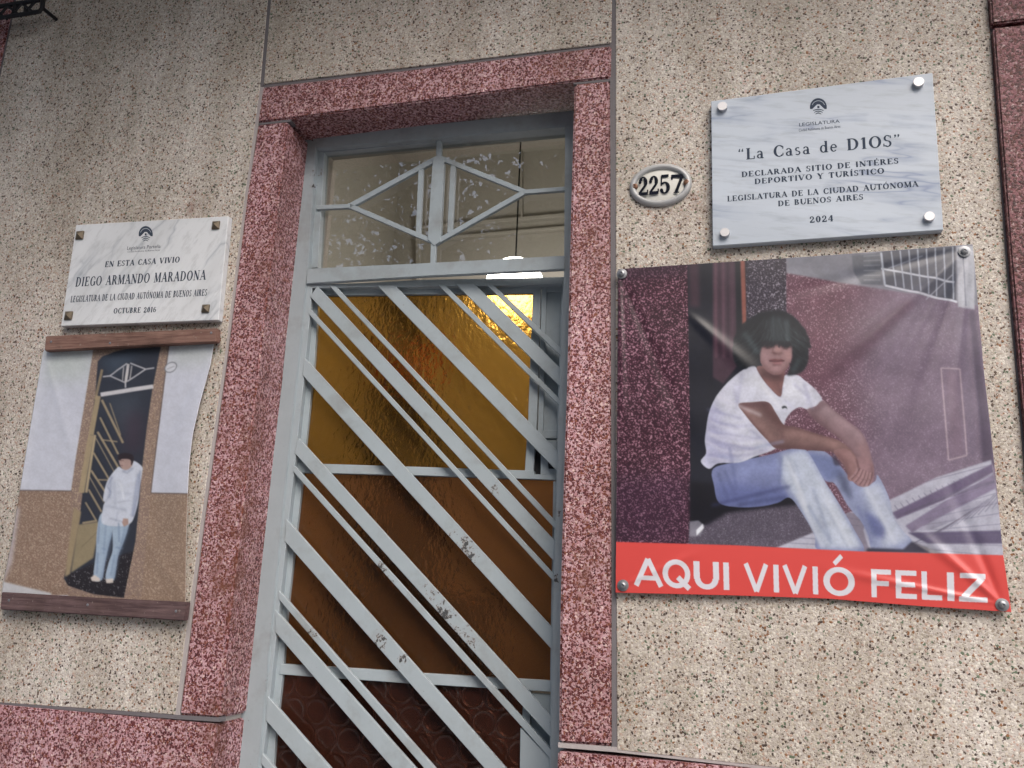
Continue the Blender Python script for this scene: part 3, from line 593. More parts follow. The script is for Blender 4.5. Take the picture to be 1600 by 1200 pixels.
# ------------------------------------------------------------------ printing a sheet: colours per vertex, painted in code
class Canvas:
    def __init__(s, x0, y0, x1, y1, k=1):
        s.x0, s.y0, s.k = x0, y0, k; s.w = int((x1 - x0) * k); s.h = int((y1 - y0) * k); s.a = np.zeros((s.h, s.w, 3), np.float32)
        yy, xx = np.mgrid[0:s.h, 0:s.w]; s.X = x0 + (xx + .5) / k; s.Y = y0 + (yy + .5) / k; s.rng = np.random.default_rng(3)
        s.grain = s.cells(1.35)
    def cells(s, size):
        """speckle about `size` photo points across, evened out to run from 0 to 1"""
        c = s.rng.random((int(s.h / s.k / size) + 3, int(s.w / s.k / size) + 3)); u = (s.X - s.x0) / size; v = (s.Y - s.y0) / size; i = u.astype(int); j = v.astype(int); fu = u - i; fv = v - j
        g = c[j, i] * (1 - fu) * (1 - fv) + c[j, i + 1] * fu * (1 - fv) + c[j + 1, i] * (1 - fu) * fv + c[j + 1, i + 1] * fu * fv
        o = np.empty(g.size, np.float32); o[np.argsort(g.ravel())] = np.linspace(0, 1, g.size); return o.reshape(g.shape)
    def mask(s, pts, soft=0.0, smooth=False, ss=2):
        if smooth: pts = catmull(pts)
        p = np.array(pts, np.float32); g = soft * 2 + 2
        i0 = max(0, int((p[:, 0].min() - s.x0 - g) * s.k)); i1 = min(s.w, int((p[:, 0].max() - s.x0 + g) * s.k) + 1)
        j0 = max(0, int((p[:, 1].min() - s.y0 - g) * s.k)); j1 = min(s.h, int((p[:, 1].max() - s.y0 + g) * s.k) + 1)
        if i1 <= i0 or j1 <= j0: return None
        n_ = ss; xs = s.x0 + (np.arange((i1 - i0) * n_) + .5) / n_ / s.k + i0 / s.k; ys = s.y0 + (np.arange((j1 - j0) * n_) + .5) / n_ / s.k + j0 / s.k
        ins = np.zeros((len(ys), len(xs)), bool)
        for (ax, ay), (bx, by) in zip(p, np.roll(p, -1, 0)):
            if ay == by: continue
            r = (ys >= min(ay, by)) & (ys < max(ay, by)); 
            if not r.any(): continue
            xc = ax + (ys[r] - ay) * (bx - ax) / (by - ay); ins[r] ^= xs[None, :] > xc[:, None]
        mk = ins.reshape(j1 - j0, n_, i1 - i0, n_).mean((1, 3)).astype(np.float32)
        if soft: mk = blur(mk, soft * s.k)
        return (slice(j0, j1), slice(i0, i1)), mk
    def fill(s, pts, col, al=1.0, soft=0.0, smooth=False, clip=None, speck=None, grad=None):
        r = s.mask(pts, soft, smooth)
        if r is None: return
        sl, mk = r; mk = mk * al
        if clip is not None: mk = mk * clip[sl]
        c = np.array(col, np.float32) / 255 * np.ones(mk.shape + (3,), np.float32)
        if grad:                                            # colour runs to a second one between two points
            (ax, ay), (bx, by), c2 = grad; L2 = (bx - ax) ** 2 + (by - ay) ** 2
            t = np.clip(((s.X[sl] - ax) * (bx - ax) + (s.Y[sl] - ay) * (by - ay)) / L2, 0, 1)[..., None]; c = c * (1 - t) + np.array(c2, np.float32) / 255 * t
        if speck:
            for thr, sc, am in speck:
                g = (s.grain[sl] > thr)[..., None]; c = np.where(g, c * (1 - am) + np.array(sc, np.float32) / 255 * am, c)
        s.a[sl] = s.a[sl] * (1 - mk[..., None]) + c * mk[..., None]
    def full(s, pts, smooth=False, soft=0.0):
        f = np.zeros((s.h, s.w), np.float32); r = s.mask(pts, soft, smooth)
        if r: f[r[0]] = r[1]
        return f
    def line(s, pts, wd, col, al=1.0, soft=0.0, clip=None):
        for (ax, ay), (bx, by) in zip(pts, pts[1:]):
            l = math.hypot(bx - ax, by - ay) or 1; nx, ny = -(by - ay) / l * wd / 2, (bx - ax) / l * wd / 2
            s.fill([(ax + nx, ay + ny), (bx + nx, by + ny), (bx - nx, by - ny), (ax - nx, ay - ny)], col, al, soft, clip=clip)
    def soften(s, r): 
        for c in range(3): s.a[..., c] = blur(s.a[..., c], r)
    def sample(s, x, y):
        u = np.clip((x - s.x0) * s.k - .5, 0, s.w - 1.001); v = np.clip((y - s.y0) * s.k - .5, 0, s.h - 1.001)
        i = u.astype(int); j = v.astype(int); fu = (u - i)[..., None]; fv = (v - j)[..., None]
        return s.a[j, i] * (1 - fu) * (1 - fv) + s.a[j, i + 1] * fu * (1 - fv) + s.a[j + 1, i] * (1 - fu) * fv + s.a[j + 1, i + 1] * fu * fv
def blur(a, r):
    r = int(max(1, round(r)))
    for _ in range(2):
        for ax in (0, 1):
            pad = [(0, 0), (0, 0)]; pad[ax] = (r + 1, r); c = np.cumsum(np.pad(a, pad, 'edge'), axis=ax, dtype=np.float64); n = a.shape[ax]
            hi = np.take(c, range(2 * r + 1, 2 * r + 1 + n), ax); lo = np.take(c, range(0, n), ax); a = ((hi - lo) / (2 * r + 1)).astype(np.float32)
    return a
def catmull(p, n=5):
    out = []; m_ = len(p)
    for i in range(m_):
        a, b, c, d = [np.array(p[(i + k) % m_], float) for k in (-1, 0, 1, 2)]
        for t in np.linspace(0, 1, n, endpoint=False): out.append(tuple(.5 * (2 * b + (c - a) * t + (2 * a - 5 * b + 4 * c - d) * t * t + (3 * b - a - 3 * c + d) * t ** 3)))
    return out
def curve(pts, n, key):
    """resample a polyline at n values of its key coordinate (0 = x, 1 = y)"""
    p = np.array(pts, float); o = np.argsort(p[:, key]); p = p[o]; return lambda q: np.interp(q, p[:, key], p[:, 1 - key])
def sheet(name, cv, left, right, top, bottom, nu, nv, plane, bulge, mat, parent, gain):
    """a hanging printed sheet: Coons patch between four edge curves in photo points, with real folds"""
    U, V = np.meshgrid(np.linspace(0, 1, nu), np.linspace(0, 1, nv))
    def along(pts, t):
        p = np.array(pts, float); d = np.r_[0, np.cumsum(np.hypot(*np.diff(p, axis=0).T))]; d /= d[-1]
        return np.stack([np.interp(t, d, p[:, 0]), np.interp(t, d, p[:, 1])], -1)
    Tp, Bt, Lf, Rt = along(top, U), along(bottom, U), along(left, V), along(right, V); u, v = U[..., None], V[..., None]
    c00, c10, c01, c11 = [np.array(q, float) for q in (top[0], top[-1], bottom[0], bottom[-1])]
    Q = (1 - v) * Tp + v * Bt + (1 - u) * Lf + u * Rt - ((1 - u) * (1 - v) * c00 + u * (1 - v) * c10 + (1 - u) * v * c01 + u * v * c11)
    x, y = Q[..., 0], Q[..., 1]
    r, uu, d = np.array(VR), np.array(VU), np.array(VD); ray = r * ((x - 800) / FPX)[..., None] - uu * ((y - 600) / FPX)[..., None] + d
    co = np.array((0, -DC, ZC)) + ray * ((plane + DC) / ray[..., 1])[..., None]
    co[..., 1] += bulge(x, y, U, V)
    org = Vector((float(co[..., 0].mean()), plane, float(co[..., 2].min())))
    col = cv.sample(x, y); col = np.where(col <= .04045, col / 12.92, ((col + .055) / 1.055) ** 2.4) * gain; col = np.clip(col, .005, .86)
    nt_ = nu * nv; idx = np.arange(nt_).reshape(nv, nu)
    q = np.stack([idx[:-1, :-1], idx[1:, :-1], idx[1:, 1:], idx[:-1, 1:]], -1).reshape(-1, 4)
    # a rim 1.5 mm deep and a coarse back give the sheet its thickness
    ring = np.r_[idx[0, :], idx[1:, -1], idx[-1, -2::-1], idx[-2:0:-1, 0]]; nr = len(ring)
    vb = co.reshape(-1, 3); rim = vb[ring] + np.array((0, .0015, 0)); ri = nt_ + np.arange(nr)
    qs = np.stack([ring, np.roll(ring, -1), np.roll(ri, -1), ri], -1)
    allv = np.r_[vb, rim] - np.array(org); fq = np.r_[q, qs].astype(np.int32)
    me = bpy.data.meshes.new(name); me.vertices.add(len(allv)); me.vertices.foreach_set('co', allv.ravel().astype(np.float32))
    me.loops.add(fq.size); me.loops.foreach_set('vertex_index', fq.ravel()); me.polygons.add(len(fq)); me.polygons.foreach_set('loop_start', np.arange(0, fq.size, 4, dtype=np.int32))
    me.update(); at = me.color_attributes.new('print', 'FLOAT_COLOR', 'POINT'); cc = np.ones((len(allv), 4), np.float32); cc[:nt_, :3] = col.reshape(-1, 3); cc[nt_:, :3] = .6
    at.data.foreach_set('color', cc.ravel()); me.materials.append(mat); me.shade_smooth()
    return link(bpy.data.objects.new(name, me), org, parent)

# ------------------------------------------------------------------ wide banner: young man sitting on a doorstep
cv = Canvas(950, 370, 1600, 970, 2)
K = lambda pts: [(950 + x / 2.034, 370 + y / 2.034) for x, y in pts]       # three enlargements of the photograph
F4 = lambda pts: [(1050 + x / 4, 450 + y / 4) for x, y in pts]
L5 = lambda pts: [(1050 + x / 2.909, 650 + y / 2.909) for x, y in pts]
cv.fill([(940, 360), (1610, 360), (1610, 980), (940, 980)], (96, 80, 96))
PINK = [(.60, (105, 70, 85), .8), (.86, (196, 160, 175), .9)]
cv.fill([(1160, 395), (1600, 380), (1600, 800), (1160, 860)], (98, 66, 82), speck=[(.62, (128, 95, 112), .8), (.90, (196, 170, 186), .8)])
cv.fill([(1350, 380), (1600, 380), (1600, 800), (1330, 820)], (128, 116, 136), .75, 28, grad=((1320, 600), (1520, 600), (132, 124, 146)))
cv.fill([(1228, 430), (1420, 440), (1300, 620), (1228, 560)], (120, 84, 96), .35, 20)
cv.fill([(1228, 395), (1520, 380), (1530, 478), (1495, 470), (1345, 447), (1228, 427)], (136, 138, 150), 1, 1.2)
cv.fill([(1228, 395), (1345, 390), (1345, 430), (1228, 415)], (112, 114, 128), .6, 6)
cv.fill(K([(775, 60), (865, 50), (875, 155), (805, 150), (780, 110)]), (92, 96, 108), 1, .8)
for i in range(6): cv.line(K([(812, 62 + 15 * i), (866, 58 + 16 * i)]), 2, (128, 134, 146), .8, .5)
cv.fill(K([(870, 45), (1105, 28), (1105, 205), (880, 160)]), (74, 78, 92), 1, .8)
cv.line(K([(868, 100), (1100, 145)]), 3, (205, 212, 226), 1, .5); cv.line(K([(880, 155), (1110, 208)]), 3.4, (214, 220, 232), 1, .5); cv.line(K([(868, 50), (880, 155)]), 3, (180, 188, 204), 1, .5)
for i in range(8): cv.line(K([(900 + i * 28, 45 - i * 2), (915 + i * 26, 158 + i * 6)]), 2.2, (176, 184, 200), .95, .4)
cv.line(K([(890, 100), (1000, 60)]), 1.6, (150, 158, 176), .8, .5); cv.line(K([(1010, 200), (1095, 120)]), 1.6, (190, 196, 210), .8, .5)
cv.fill(K([(1108, 30), (1165, 28), (1165, 232), (1112, 222)]), (186, 190, 202), 1, 1); cv.line(K([(1128, 60), (1138, 220)]), 2, (132, 136, 150), .8, .7)
cv.fill(K([(1165, 235), (1150, 230), (1188, 720), (1230, 730)]), (84, 74, 96), .85, 2.5); cv.line(K([(1150, 240), (1200, 700)]), 2, (60, 52, 74), .6, 2)
cv.fill(K([(1100, 230), (1150, 232), (1170, 700), (1140, 700)]), (118, 108, 130), .5, 6)
cv.line(K([(1058, 418), (1118, 420), (1140, 695), (1082, 710), (1058, 418)]), 2.6, (176, 160, 172), .9, .5)
cv.fill(K([(1072, 425), (1112, 427), (1130, 690), (1090, 700)]), (128, 108, 126), .5, 3)
# left pier, doorway, door post
cv.fill([(955, 360), (1074, 360), (1076, 560), (1080, 700), (1080, 860), (955, 860)], (58, 32, 46), speck=[(.52, (92, 52, 68), .8), (.82, (188, 146, 164), .9)])
cv.fill([(955, 360), (1074, 360), (1074, 430), (955, 440)], (48, 34, 50), .55, 8); cv.fill([(955, 740), (1082, 740), (1082, 860), (955, 860)], (60, 42, 70), .35, 14)
cv.fill([(1073, 360), (1228, 360), (1228, 500), (1190, 600), (1180, 860), (1079, 860), (1078, 640)], (34, 36, 48))
cv.fill([(1075, 400), (1092, 400), (1094, 480), (1078, 480)], (92, 62, 76), .6, 3)
cv.fill([(1113, 360), (1160, 360), (1162, 560), (1130, 600), (1114, 590)], (74, 56, 70), 1, 1)
for i, (x, c) in enumerate(((1118, (110, 78, 92)), (1124, (60, 44, 58)), (1130, (104, 76, 92)), (1137, (54, 42, 56)), (1144, (88, 64, 80)), (1151, (40, 36, 48)))): cv.line([(x, 400), (x + 1, 560)], 3, c, .7, 1.2)
cv.fill([(1148, 360), (1158, 360), (1160, 520), (1152, 540)], (30, 32, 42), 1, 1); cv.line([(1160, 400), (1164, 518)], 7, (150, 92, 82), .95, .8)
cv.fill([(1166, 360), (1228, 360), (1229, 500), (1166, 510)], (52, 46, 60), 1, .6, speck=[(.6, (84, 78, 92), .8), (.88, (160, 156, 170), .8)])
# step, pavement
cv.fill(L5([(75, 590), (80, 490), (180, 440), (420, 410), (560, 380), (640, 470), (660, 620)]), (86, 80, 96), 1, 1.2, speck=[(.55, (108, 102, 118), .7), (.9, (150, 146, 160), .6), (.97, (40, 38, 50), .8)])
cv.fill(L5([(80, 300), (560, 330), (600, 400), (420, 420), (250, 440), (170, 490), (85, 520)]), (24, 24, 34), 1, 3)
cv.fill(L5([(80, 480), (120, 475), (150, 500), (130, 545), (80, 550)]), (150, 150, 165), .8, 1.2); cv.fill(L5([(110, 520), (140, 490), (145, 510), (112, 545)]), (225, 230, 240), 1, .6)
PAVE = L5([(985, 385), (1200, 280), (1450, 200), (1520, 640), (640, 620), (470, 600), (640, 530), (800, 440), (900, 420)])
pm = cv.full(PAVE)
cv.fill(PAVE, (182, 184, 202), 1, .8)
for q, c in ((L5([(1000, 440), (1460, 215), (1470, 250), (1230, 385), (1020, 470)]), (104, 92, 122)), (L5([(1060, 500), (1250, 380), (1470, 260), (1470, 330), (1200, 470), (1090, 530)]), (132, 122, 150)),
             (L5([(1070, 530), (1510, 520), (1510, 580), (1160, 580)]), (96, 88, 118)), (L5([(640, 530), (800, 440), (900, 440), (870, 520), (900, 620), (700, 600)]), (134, 128, 146))): cv.fill(q, c, .95, 1.2, clip=pm)
for i in range(12): cv.line(L5([(1000 + i * 26, 470 - i * 12), (1040 + i * 50, 400 - i * 16 + 40)]), 1.2, (96, 92, 112), .5, .5, clip=pm)
for i in range(16): cv.line(L5([(1070 + i * 32, 590 - i * 14), (1230 + i * 26, 520 - i * 18)]), 1.1, (104, 100, 122), .65, .4, clip=pm)
for i in range(9): cv.line(L5([(1100 + i * 10, 600 - i * 26), (1510, 640 - i * 50)]), 1.1, (112, 108, 130), .55, .4, clip=pm)
for i in range(7): cv.line(L5([(470 + i * 50, 600 - i * 24), (700 + i * 30, 610 - i * 22)]), 1.1, (104, 100, 122), .6, .4, clip=pm)
# far leg
FAR = catmull(L5([(600, 175), (680, 158), (740, 200), (800, 270), (850, 320), (920, 300), (935, 270), (985, 370), (1005, 460), (1045, 520), (1090, 568), (1050, 606), (980, 612), (910, 608), (893, 545), (860, 480), (800, 410), (740, 310), (690, 290)]))
cv.fill(FAR, (146, 156, 190), 1, .7); fm = cv.full(FAR)
cv.fill(L5([(600, 160), (740, 190), (790, 270), (700, 300)]), (104, 116, 160), .85, 4, clip=fm); cv.fill(L5([(860, 330), (940, 300), (990, 400), (1080, 560), (960, 600), (930, 480)]), (190, 198, 216), .9, 6, clip=fm)
cv.fill(L5([(870, 430), (940, 470), (970, 510), (960, 560), (910, 540)]), (92, 100, 150), .8, 4, clip=fm); cv.fill(L5([(740, 230), (800, 290), (820, 390), (770, 330)]), (70, 76, 104), .75, 4, clip=fm)
cv.fill(L5([(890, 600), (1050, 606), (1090, 570), (1160, 600), (1180, 625), (880, 620)]), (48, 46, 62), .9, 1.5); cv.fill(L5([(1085, 565), (1110, 580), (1240, 630), (1180, 628)]), (176, 172, 176), .8, 1.5)
# near leg
NEAR = catmull(L5([(188, 240), (300, 208), (450, 175), (540, 150), (600, 152), (632, 185), (690, 290), (760, 400), (830, 520), (872, 612), (770, 612), (660, 606), (648, 540), (590, 440), (535, 372), (480, 395), (400, 412), (300, 415), (215, 395), (192, 320)]))
cv.fill(NEAR, (124, 134, 178), 1, .7); nm = cv.full(NEAR)
cv.fill(L5([(190, 300), (520, 330), (540, 420), (200, 420)]), (88, 98, 150), .7, 8, clip=nm); cv.fill(L5([(250, 225), (480, 175), (520, 230), (300, 280)]), (138, 150, 196), .7, 8, clip=nm)
cv.fill(L5([(490, 175), (600, 150), (640, 200), (870, 600), (680, 606), (560, 380), (500, 300)]), (186, 196, 214), .95, 5, clip=nm); cv.fill(L5([(660, 260), (760, 420), (850, 600), (780, 600), (690, 420)]), (206, 214, 228), .6, 6, clip=nm)
for a, b, w_, c, al in (((495, 180), (485, 330), 5, (100, 110, 150), .6), ((210, 260), (255, 385), 3, (80, 88, 130), .6), ((240, 250), (300, 390), 3, (82, 90, 135), .5), ((500, 290), (640, 540), 5, (132, 142, 172), .6), ((640, 330), (720, 560), 5, (150, 160, 186), .6), ((690, 400), (800, 600), 3, (150, 160, 186), .5), ((300, 405), (520, 370), 6, (70, 78, 120), .6), ((560, 200), (590, 330), 4, (160, 170, 195), .5)):
    cv.line(L5([a, b]), w_, c, al, 2, clip=nm)
# shirt
SH = catmull(F4([(520, 492), (560, 560), (610, 625), (676, 682), (690, 620), (702, 550), (780, 545), (830, 580), (900, 640), (940, 705), (905, 738), (850, 762), (800, 747), (750, 772), (712, 822), (700, 870), (690, 960), (640, 1010), (520, 1055), (420, 1092), (290, 1097), (232, 1132), (180, 1085), (214, 1035), (206, 960), (215, 880), (230, 790), (270, 690), (340, 600), (420, 530), (490, 492)]), 4)
cv.fill(SH, (206, 210, 228), 1, .6); sm = cv.full(SH)
cv.fill(F4([(200, 800), (260, 690), (330, 900), (420, 1080), (200, 1130)]), (158, 160, 198), .65, 9, clip=sm); cv.fill(F4([(420, 560), (640, 700), (900, 700), (800, 580), (700, 560), (660, 700), (540, 520)]), (222, 226, 238), .8, 8, clip=sm)
for a, b, w_ in (((235, 830), (420, 880), 4), ((225, 900), (560, 950), 4), ((220, 960), (520, 1010), 5), ((330, 1080), (600, 1010), 4), ((250, 740), (330, 800), 3), ((390, 640), (410, 730), 3), ((480, 880), (620, 990), 4), ((220, 1040), (330, 1060), 4), ((760, 600), (860, 690), 3)): cv.line(F4([a, b]), w_, (156, 158, 194), .6, 2, clip=sm)
cv.line(F4([(530, 500), (600, 610), (676, 684), (694, 620)]), 2, (150, 150, 180), .7, .8)
cv.fill(F4([(685, 745), (700, 738), (715, 742), (722, 762), (712, 752), (700, 752), (690, 758)]), (40, 46, 52), 1, .5)
# neck, face, hair
for dk_, lt_, w_ in (([(228, 812), (300, 850), (420, 868), (520, 862)], 1, 3.2), ([(220, 880), (300, 930), (430, 955), (560, 945)], 1, 3.6), ([(214, 940), (300, 995), (420, 1018), (540, 1005)], 1, 3.6), ([(240, 1050), (340, 1060), (460, 1040)], 1, 3),
                     ([(300, 690), (350, 720), (400, 722)], 1, 2.6), ([(395, 600), (400, 660), (415, 715)], 1, 2.4), ([(830, 600), (850, 680), (845, 740)], 1, 2.4), ([(700, 700), (740, 740), (760, 760)], 1, 2)):
    cv.line(F4(dk_), w_, (168, 170, 208), .5, 1.8, clip=sm); cv.line(F4([(x, y + 16) for x, y in dk_]), w_, (226, 229, 242), .5, 2, clip=sm)
cv.fill(catmull(F4([(535, 490), (560, 560), (610, 622), (674, 680), (690, 620), (702, 545), (690, 515)])), (122, 88, 88), 1, .7)
cv.fill(F4([(545, 500), (690, 535), (694, 585), (610, 575), (560, 555)]), (76, 52, 58), .75, 3); cv.line(F4([(590, 590), (672, 672)]), 2.4, (150, 112, 110), .5, 1.6); cv.line(F4([(660, 590), (678, 660)]), 2, (90, 62, 66), .6, 1.5)
FC = catmull(F4([(550, 350), (650, 330), (748, 350), (752, 410), (742, 462), (722, 502), (694, 532), (656, 546), (622, 540), (588, 516), (562, 484), (548, 440)]))
cv.fill(FC, (150, 120, 124), 1, .6); fc = cv.full(FC)
cv.fill(F4([(560, 400), (610, 395), (622, 450), (600, 500), (565, 470)]), (172, 142, 148), .7, 5, clip=fc); cv.fill(F4([(700, 390), (752, 385), (750, 440), (722, 470), (700, 430)]), (178, 142, 142), .65, 4, clip=fc)
cv.fill(F4([(548, 430), (570, 470), (610, 520), (660, 535), (710, 505), (745, 460), (760, 560), (540, 560)]), (96, 66, 70), .6, 4, clip=fc); cv.fill(F4([(620, 492), (672, 492), (668, 524), (632, 524)]), (170, 138, 142), .7, 3, clip=fc)
cv.fill(F4([(640, 362), (672, 362), (684, 402), (640, 406)]), (172, 138, 138), .85, 2, clip=fc); cv.fill(F4([(622, 398), (646, 404), (668, 412), (690, 402), (684, 416), (640, 418), (626, 410)]), (88, 58, 62), .8, 1.4, clip=fc); cv.line(F4([(634, 362), (628, 400)]), 1.6, (106, 78, 84), .7, 1.2, clip=fc)
cv.fill(F4([(604, 452), (640, 446), (662, 450), (686, 447), (704, 454), (690, 462), (650, 463), (612, 461)]), (112, 68, 74), .95, .8, clip=fc); cv.line(F4([(606, 458), (650, 464), (704, 457)]), 1.1, (62, 38, 46), .95, .4, clip=fc); cv.fill(F4([(616, 464), (650, 466), (694, 463), (682, 478), (640, 480)]), (158, 110, 116), .85, 1, clip=fc); cv.line(F4([(628, 484), (684, 482)]), 1.6, (96, 66, 72), .7, 1.2, clip=fc)
cv.fill(F4([(552, 340), (752, 340), (750, 368), (700, 372), (655, 360), (620, 374), (575, 376)]), (66, 48, 54), .8, 2.6, clip=fc)
cv.line(F4([(574, 370), (596, 364), (624, 370)]), 1.8, (44, 32, 38), .85, .8, clip=fc); cv.line(F4([(686, 372), (708, 366), (734, 374)]), 1.8, (44, 32, 38), .85, .8, clip=fc); cv.fill(F4([(584, 374), (616, 373), (612, 382), (588, 382)]), (52, 40, 46), .8, .9, clip=fc); cv.fill(F4([(692, 376), (726, 377), (722, 386), (696, 385)]), (52, 40, 46), .8, .9, clip=fc)
HR = catmull(F4([(470, 498), (425, 502), (395, 470), (382, 420), (392, 350), (425, 285), (470, 225), (520, 178), (590, 148), (670, 140), (735, 162), (785, 205), (822, 262), (840, 330), (852, 400), (848, 460), (826, 510), (780, 540), (722, 548), (732, 512), (750, 460), (752, 400), (744, 358), (722, 372), (690, 362), (655, 350), (625, 366), (590, 356), (562, 372), (550, 410), (546, 455), (536, 488), (500, 492)]))
cv.fill(HR, (31, 35, 43), 1, 1.4)
rc = random.Random(21)
for i in range(46):                                        # tousled tufts round the head
    a = (-.28 + 1.52 * i / 45) * math.pi; hx, hy = 622 + 226 * math.cos(a), 352 - 202 * math.sin(a); l = rc.uniform(12, 34); sw = a - math.pi / 2 + rc.uniform(-.5, .9) * (1 if math.cos(a) > 0 else -1)
    if hy > 540: continue
    bx, by = hx + math.cos(a) * rc.uniform(-8, 6), hy - math.sin(a) * rc.uniform(-8, 6); tx, ty = bx + math.cos(a) * l * .55 + rc.uniform(-8, 8), by - math.sin(a) * l * .4 + l * .55
    cv.fill(F4([(bx - 20 * math.sin(a), by - 20 * math.cos(a)), (tx, ty), (bx + 20 * math.sin(a), by + 20 * math.cos(a)), (622 + 170 * math.cos(a), 352 - 150 * math.sin(a))]), (31, 35, 43), .9, 1); hm = cv.full(HR, soft=1)
rr = random.Random(5)
for i in range(260):
    t = rr.random(); x = 400 + 440 * t; top = 150 + 150 * abs(t - .52) ** 1.4 * 3; y = top + rr.uniform(0, 230); cx_ = (x - 640) / 240
    pts = [(x + cx_ * 22 * k * k + rr.uniform(-2, 2), y + 26 * k) for k in (0, 1, 2, 3)]
    cv.line(F4(pts), rr.uniform(.6, 1.5), rr.choice([(24, 27, 34), (62, 70, 76), (30, 33, 40), (50, 57, 63), (74, 82, 88)]), .38, .6, clip=hm)
cv.fill(F4([(390, 380), (460, 380), (540, 480), (440, 505)]), (26, 28, 36), .6, 7, clip=hm); cv.fill(F4([(760, 430), (840, 430), (820, 520), (750, 540)]), (28, 30, 38), .5, 6, clip=hm)
for a, b, w_, al in (((630, 180), (640, 345), 7, .35), ((668, 185), (676, 345), 5, .5), ((712, 200), (726, 350), 8, .5), ((450, 280), (540, 410), 7, .45), ((800, 440), (752, 530), 6, .45), ((596, 190), (600, 330), 4, .25), ((770, 250), (790, 380), 5, .25)): cv.line(F4([a, b]), w_, (112, 130, 134), al, 3.5, clip=hm)  # hair sheen; the left streak is wrinkle glare painted into the print
# fringe and side locks break the hair's edge
for i in range(70):
    q = rr.random(); x = 556 + 190 * q; cv.line(F4([(x, 335), (x + rr.uniform(-6, 6), 352 + rr.uniform(0, 26))]), rr.uniform(.7, 1.4), (42, 42, 50), .55, .5)
for i in range(60):
    a = rr.uniform(-.2, 1.15) * math.pi; ex_, ey_ = 622 + 232 * math.cos(a), 352 - 205 * math.sin(a); cv.line(F4([(ex_ - 12 * math.cos(a), ey_ + 12 * math.sin(a)), (ex_ + rr.uniform(-4, 7) * math.cos(a), ey_ - rr.uniform(-4, 7) * math.sin(a) + 6)]), 1.6, (40, 44, 52), .45, .9)
# arms and hands
FA = catmull(F4([(845, 765), (900, 740), (942, 706), (1010, 765), (1100, 835), (1175, 895), (1215, 960), (1240, 1040), (1255, 1130), (1190, 1150), (1140, 1060), (1065, 960), (985, 900), (900, 835)]))
cv.fill(FA, (140, 116, 124), 1, .8); fa = cv.full(FA)
cv.line(F4([(860, 790), (980, 905), (1080, 985), (1150, 1080)]), 9, (96, 70, 78), .8, 5, clip=fa); cv.line(F4([(930, 740), (1050, 830), (1160, 905), (1205, 980)]), 8, (172, 150, 158), .75, 5, clip=fa); cv.line(F4([(950, 712), (1110, 838), (1190, 905), (1240, 1040)]), 3, (112, 86, 94), .6, 2, clip=fa)
cv.fill(F4([(850, 760), (940, 705), (960, 740), (880, 790)]), (100, 76, 86), .5, 3, clip=fa); cv.fill(F4([(1140, 960), (1230, 980), (1245, 1080), (1180, 1080)]), (150, 118, 122), .6, 6, clip=fa)
NA = catmull(F4([(415, 728), (500, 716), (600, 716), (650, 785), (698, 856), (760, 868), (850, 895), (950, 925), (1030, 948), (1095, 990), (1150, 1060), (1160, 1140), (1110, 1170), (1060, 1090), (1005, 1028), (900, 1018), (760, 1006), (650, 1004), (590, 948), (510, 860), (450, 785)]))
cv.fill(NA, (124, 98, 98), 1, .7); na = cv.full(NA)
cv.fill(F4([(520, 716), (606, 712), (700, 856), (760, 870), (690, 880), (620, 830)]), (90, 60, 64), .8, 5, clip=na); cv.line(F4([(450, 740), (500, 800), (580, 890), (640, 960)]), 9, (158, 126, 124), .75, 5, clip=na); cv.line(F4([(425, 745), (520, 870), (600, 955)]), 3, (92, 64, 68), .6, 2, clip=na)
cv.fill(F4([(415, 722), (600, 712), (606, 740), (440, 752)]), (84, 58, 66), .6, 3, clip=na); cv.line(F4([(690, 905), (800, 912), (930, 950), (1040, 985)]), 8, (164, 130, 128), .8, 4.5, clip=na); cv.line(F4([(600, 975), (700, 1000), (860, 1010), (1000, 1025), (1060, 1100)]), 6, (76, 50, 56), .8, 4, clip=na)
cv.line(F4([(700, 862), (850, 900), (1030, 950)]), 2.4, (96, 68, 72), .6, 1.6, clip=na); cv.line(F4([(655, 870), (690, 910), (690, 950)]), 2.4, (100, 70, 74), .5, 2, clip=na)
for pts, c in ((L5([(845, 190), (885, 185), (915, 225), (916, 285), (895, 318), (860, 322), (835, 300), (835, 230)]), (146, 116, 122)), (L5([(735, 160), (790, 150), (835, 190), (855, 240), (850, 280), (830, 296), (800, 290), (795, 240), (760, 200)]), (140, 108, 110))): cv.fill(catmull(pts), c, 1, .7)
cv.line(L5([(745, 170), (790, 215), (805, 280)]), 5, (92, 64, 70), .6, 3); cv.line(L5([(800, 165), (838, 215), (845, 250)]), 4, (172, 140, 142), .6, 3); cv.line(L5([(905, 220), (912, 285)]), 3, (96, 68, 76), .6, 2.5)
for i, (ax, ay, bx, by, qx, qy) in enumerate(((848, 236, 830, 268, 806, 290), (862, 244, 846, 280, 826, 302), (876, 250, 864, 288, 844, 314), (890, 254, 880, 292, 864, 320), (903, 256, 897, 290, 884, 318))):
    cv.line(L5([(ax, ay), (bx, by), (qx, qy)]), 4.4, (158, 128, 132), .95, .6); cv.line(L5([(ax + 7, ay), (bx + 7, by), (qx + 7, qy)]), 1.1, (78, 54, 62), .85, .4); cv.line(L5([(bx - 3, by - 2), (bx + 3, by + 2)]), 1.4, (110, 82, 88), .6, .6)
cv.line(L5([(838, 195), (850, 250)]), 1.6, (76, 52, 62), .8, .8)
cv.fill(F4([(1005, 1030), (1060, 1110), (1015, 1110), (1000, 1060)]), (58, 54, 74), .8, 1.5)
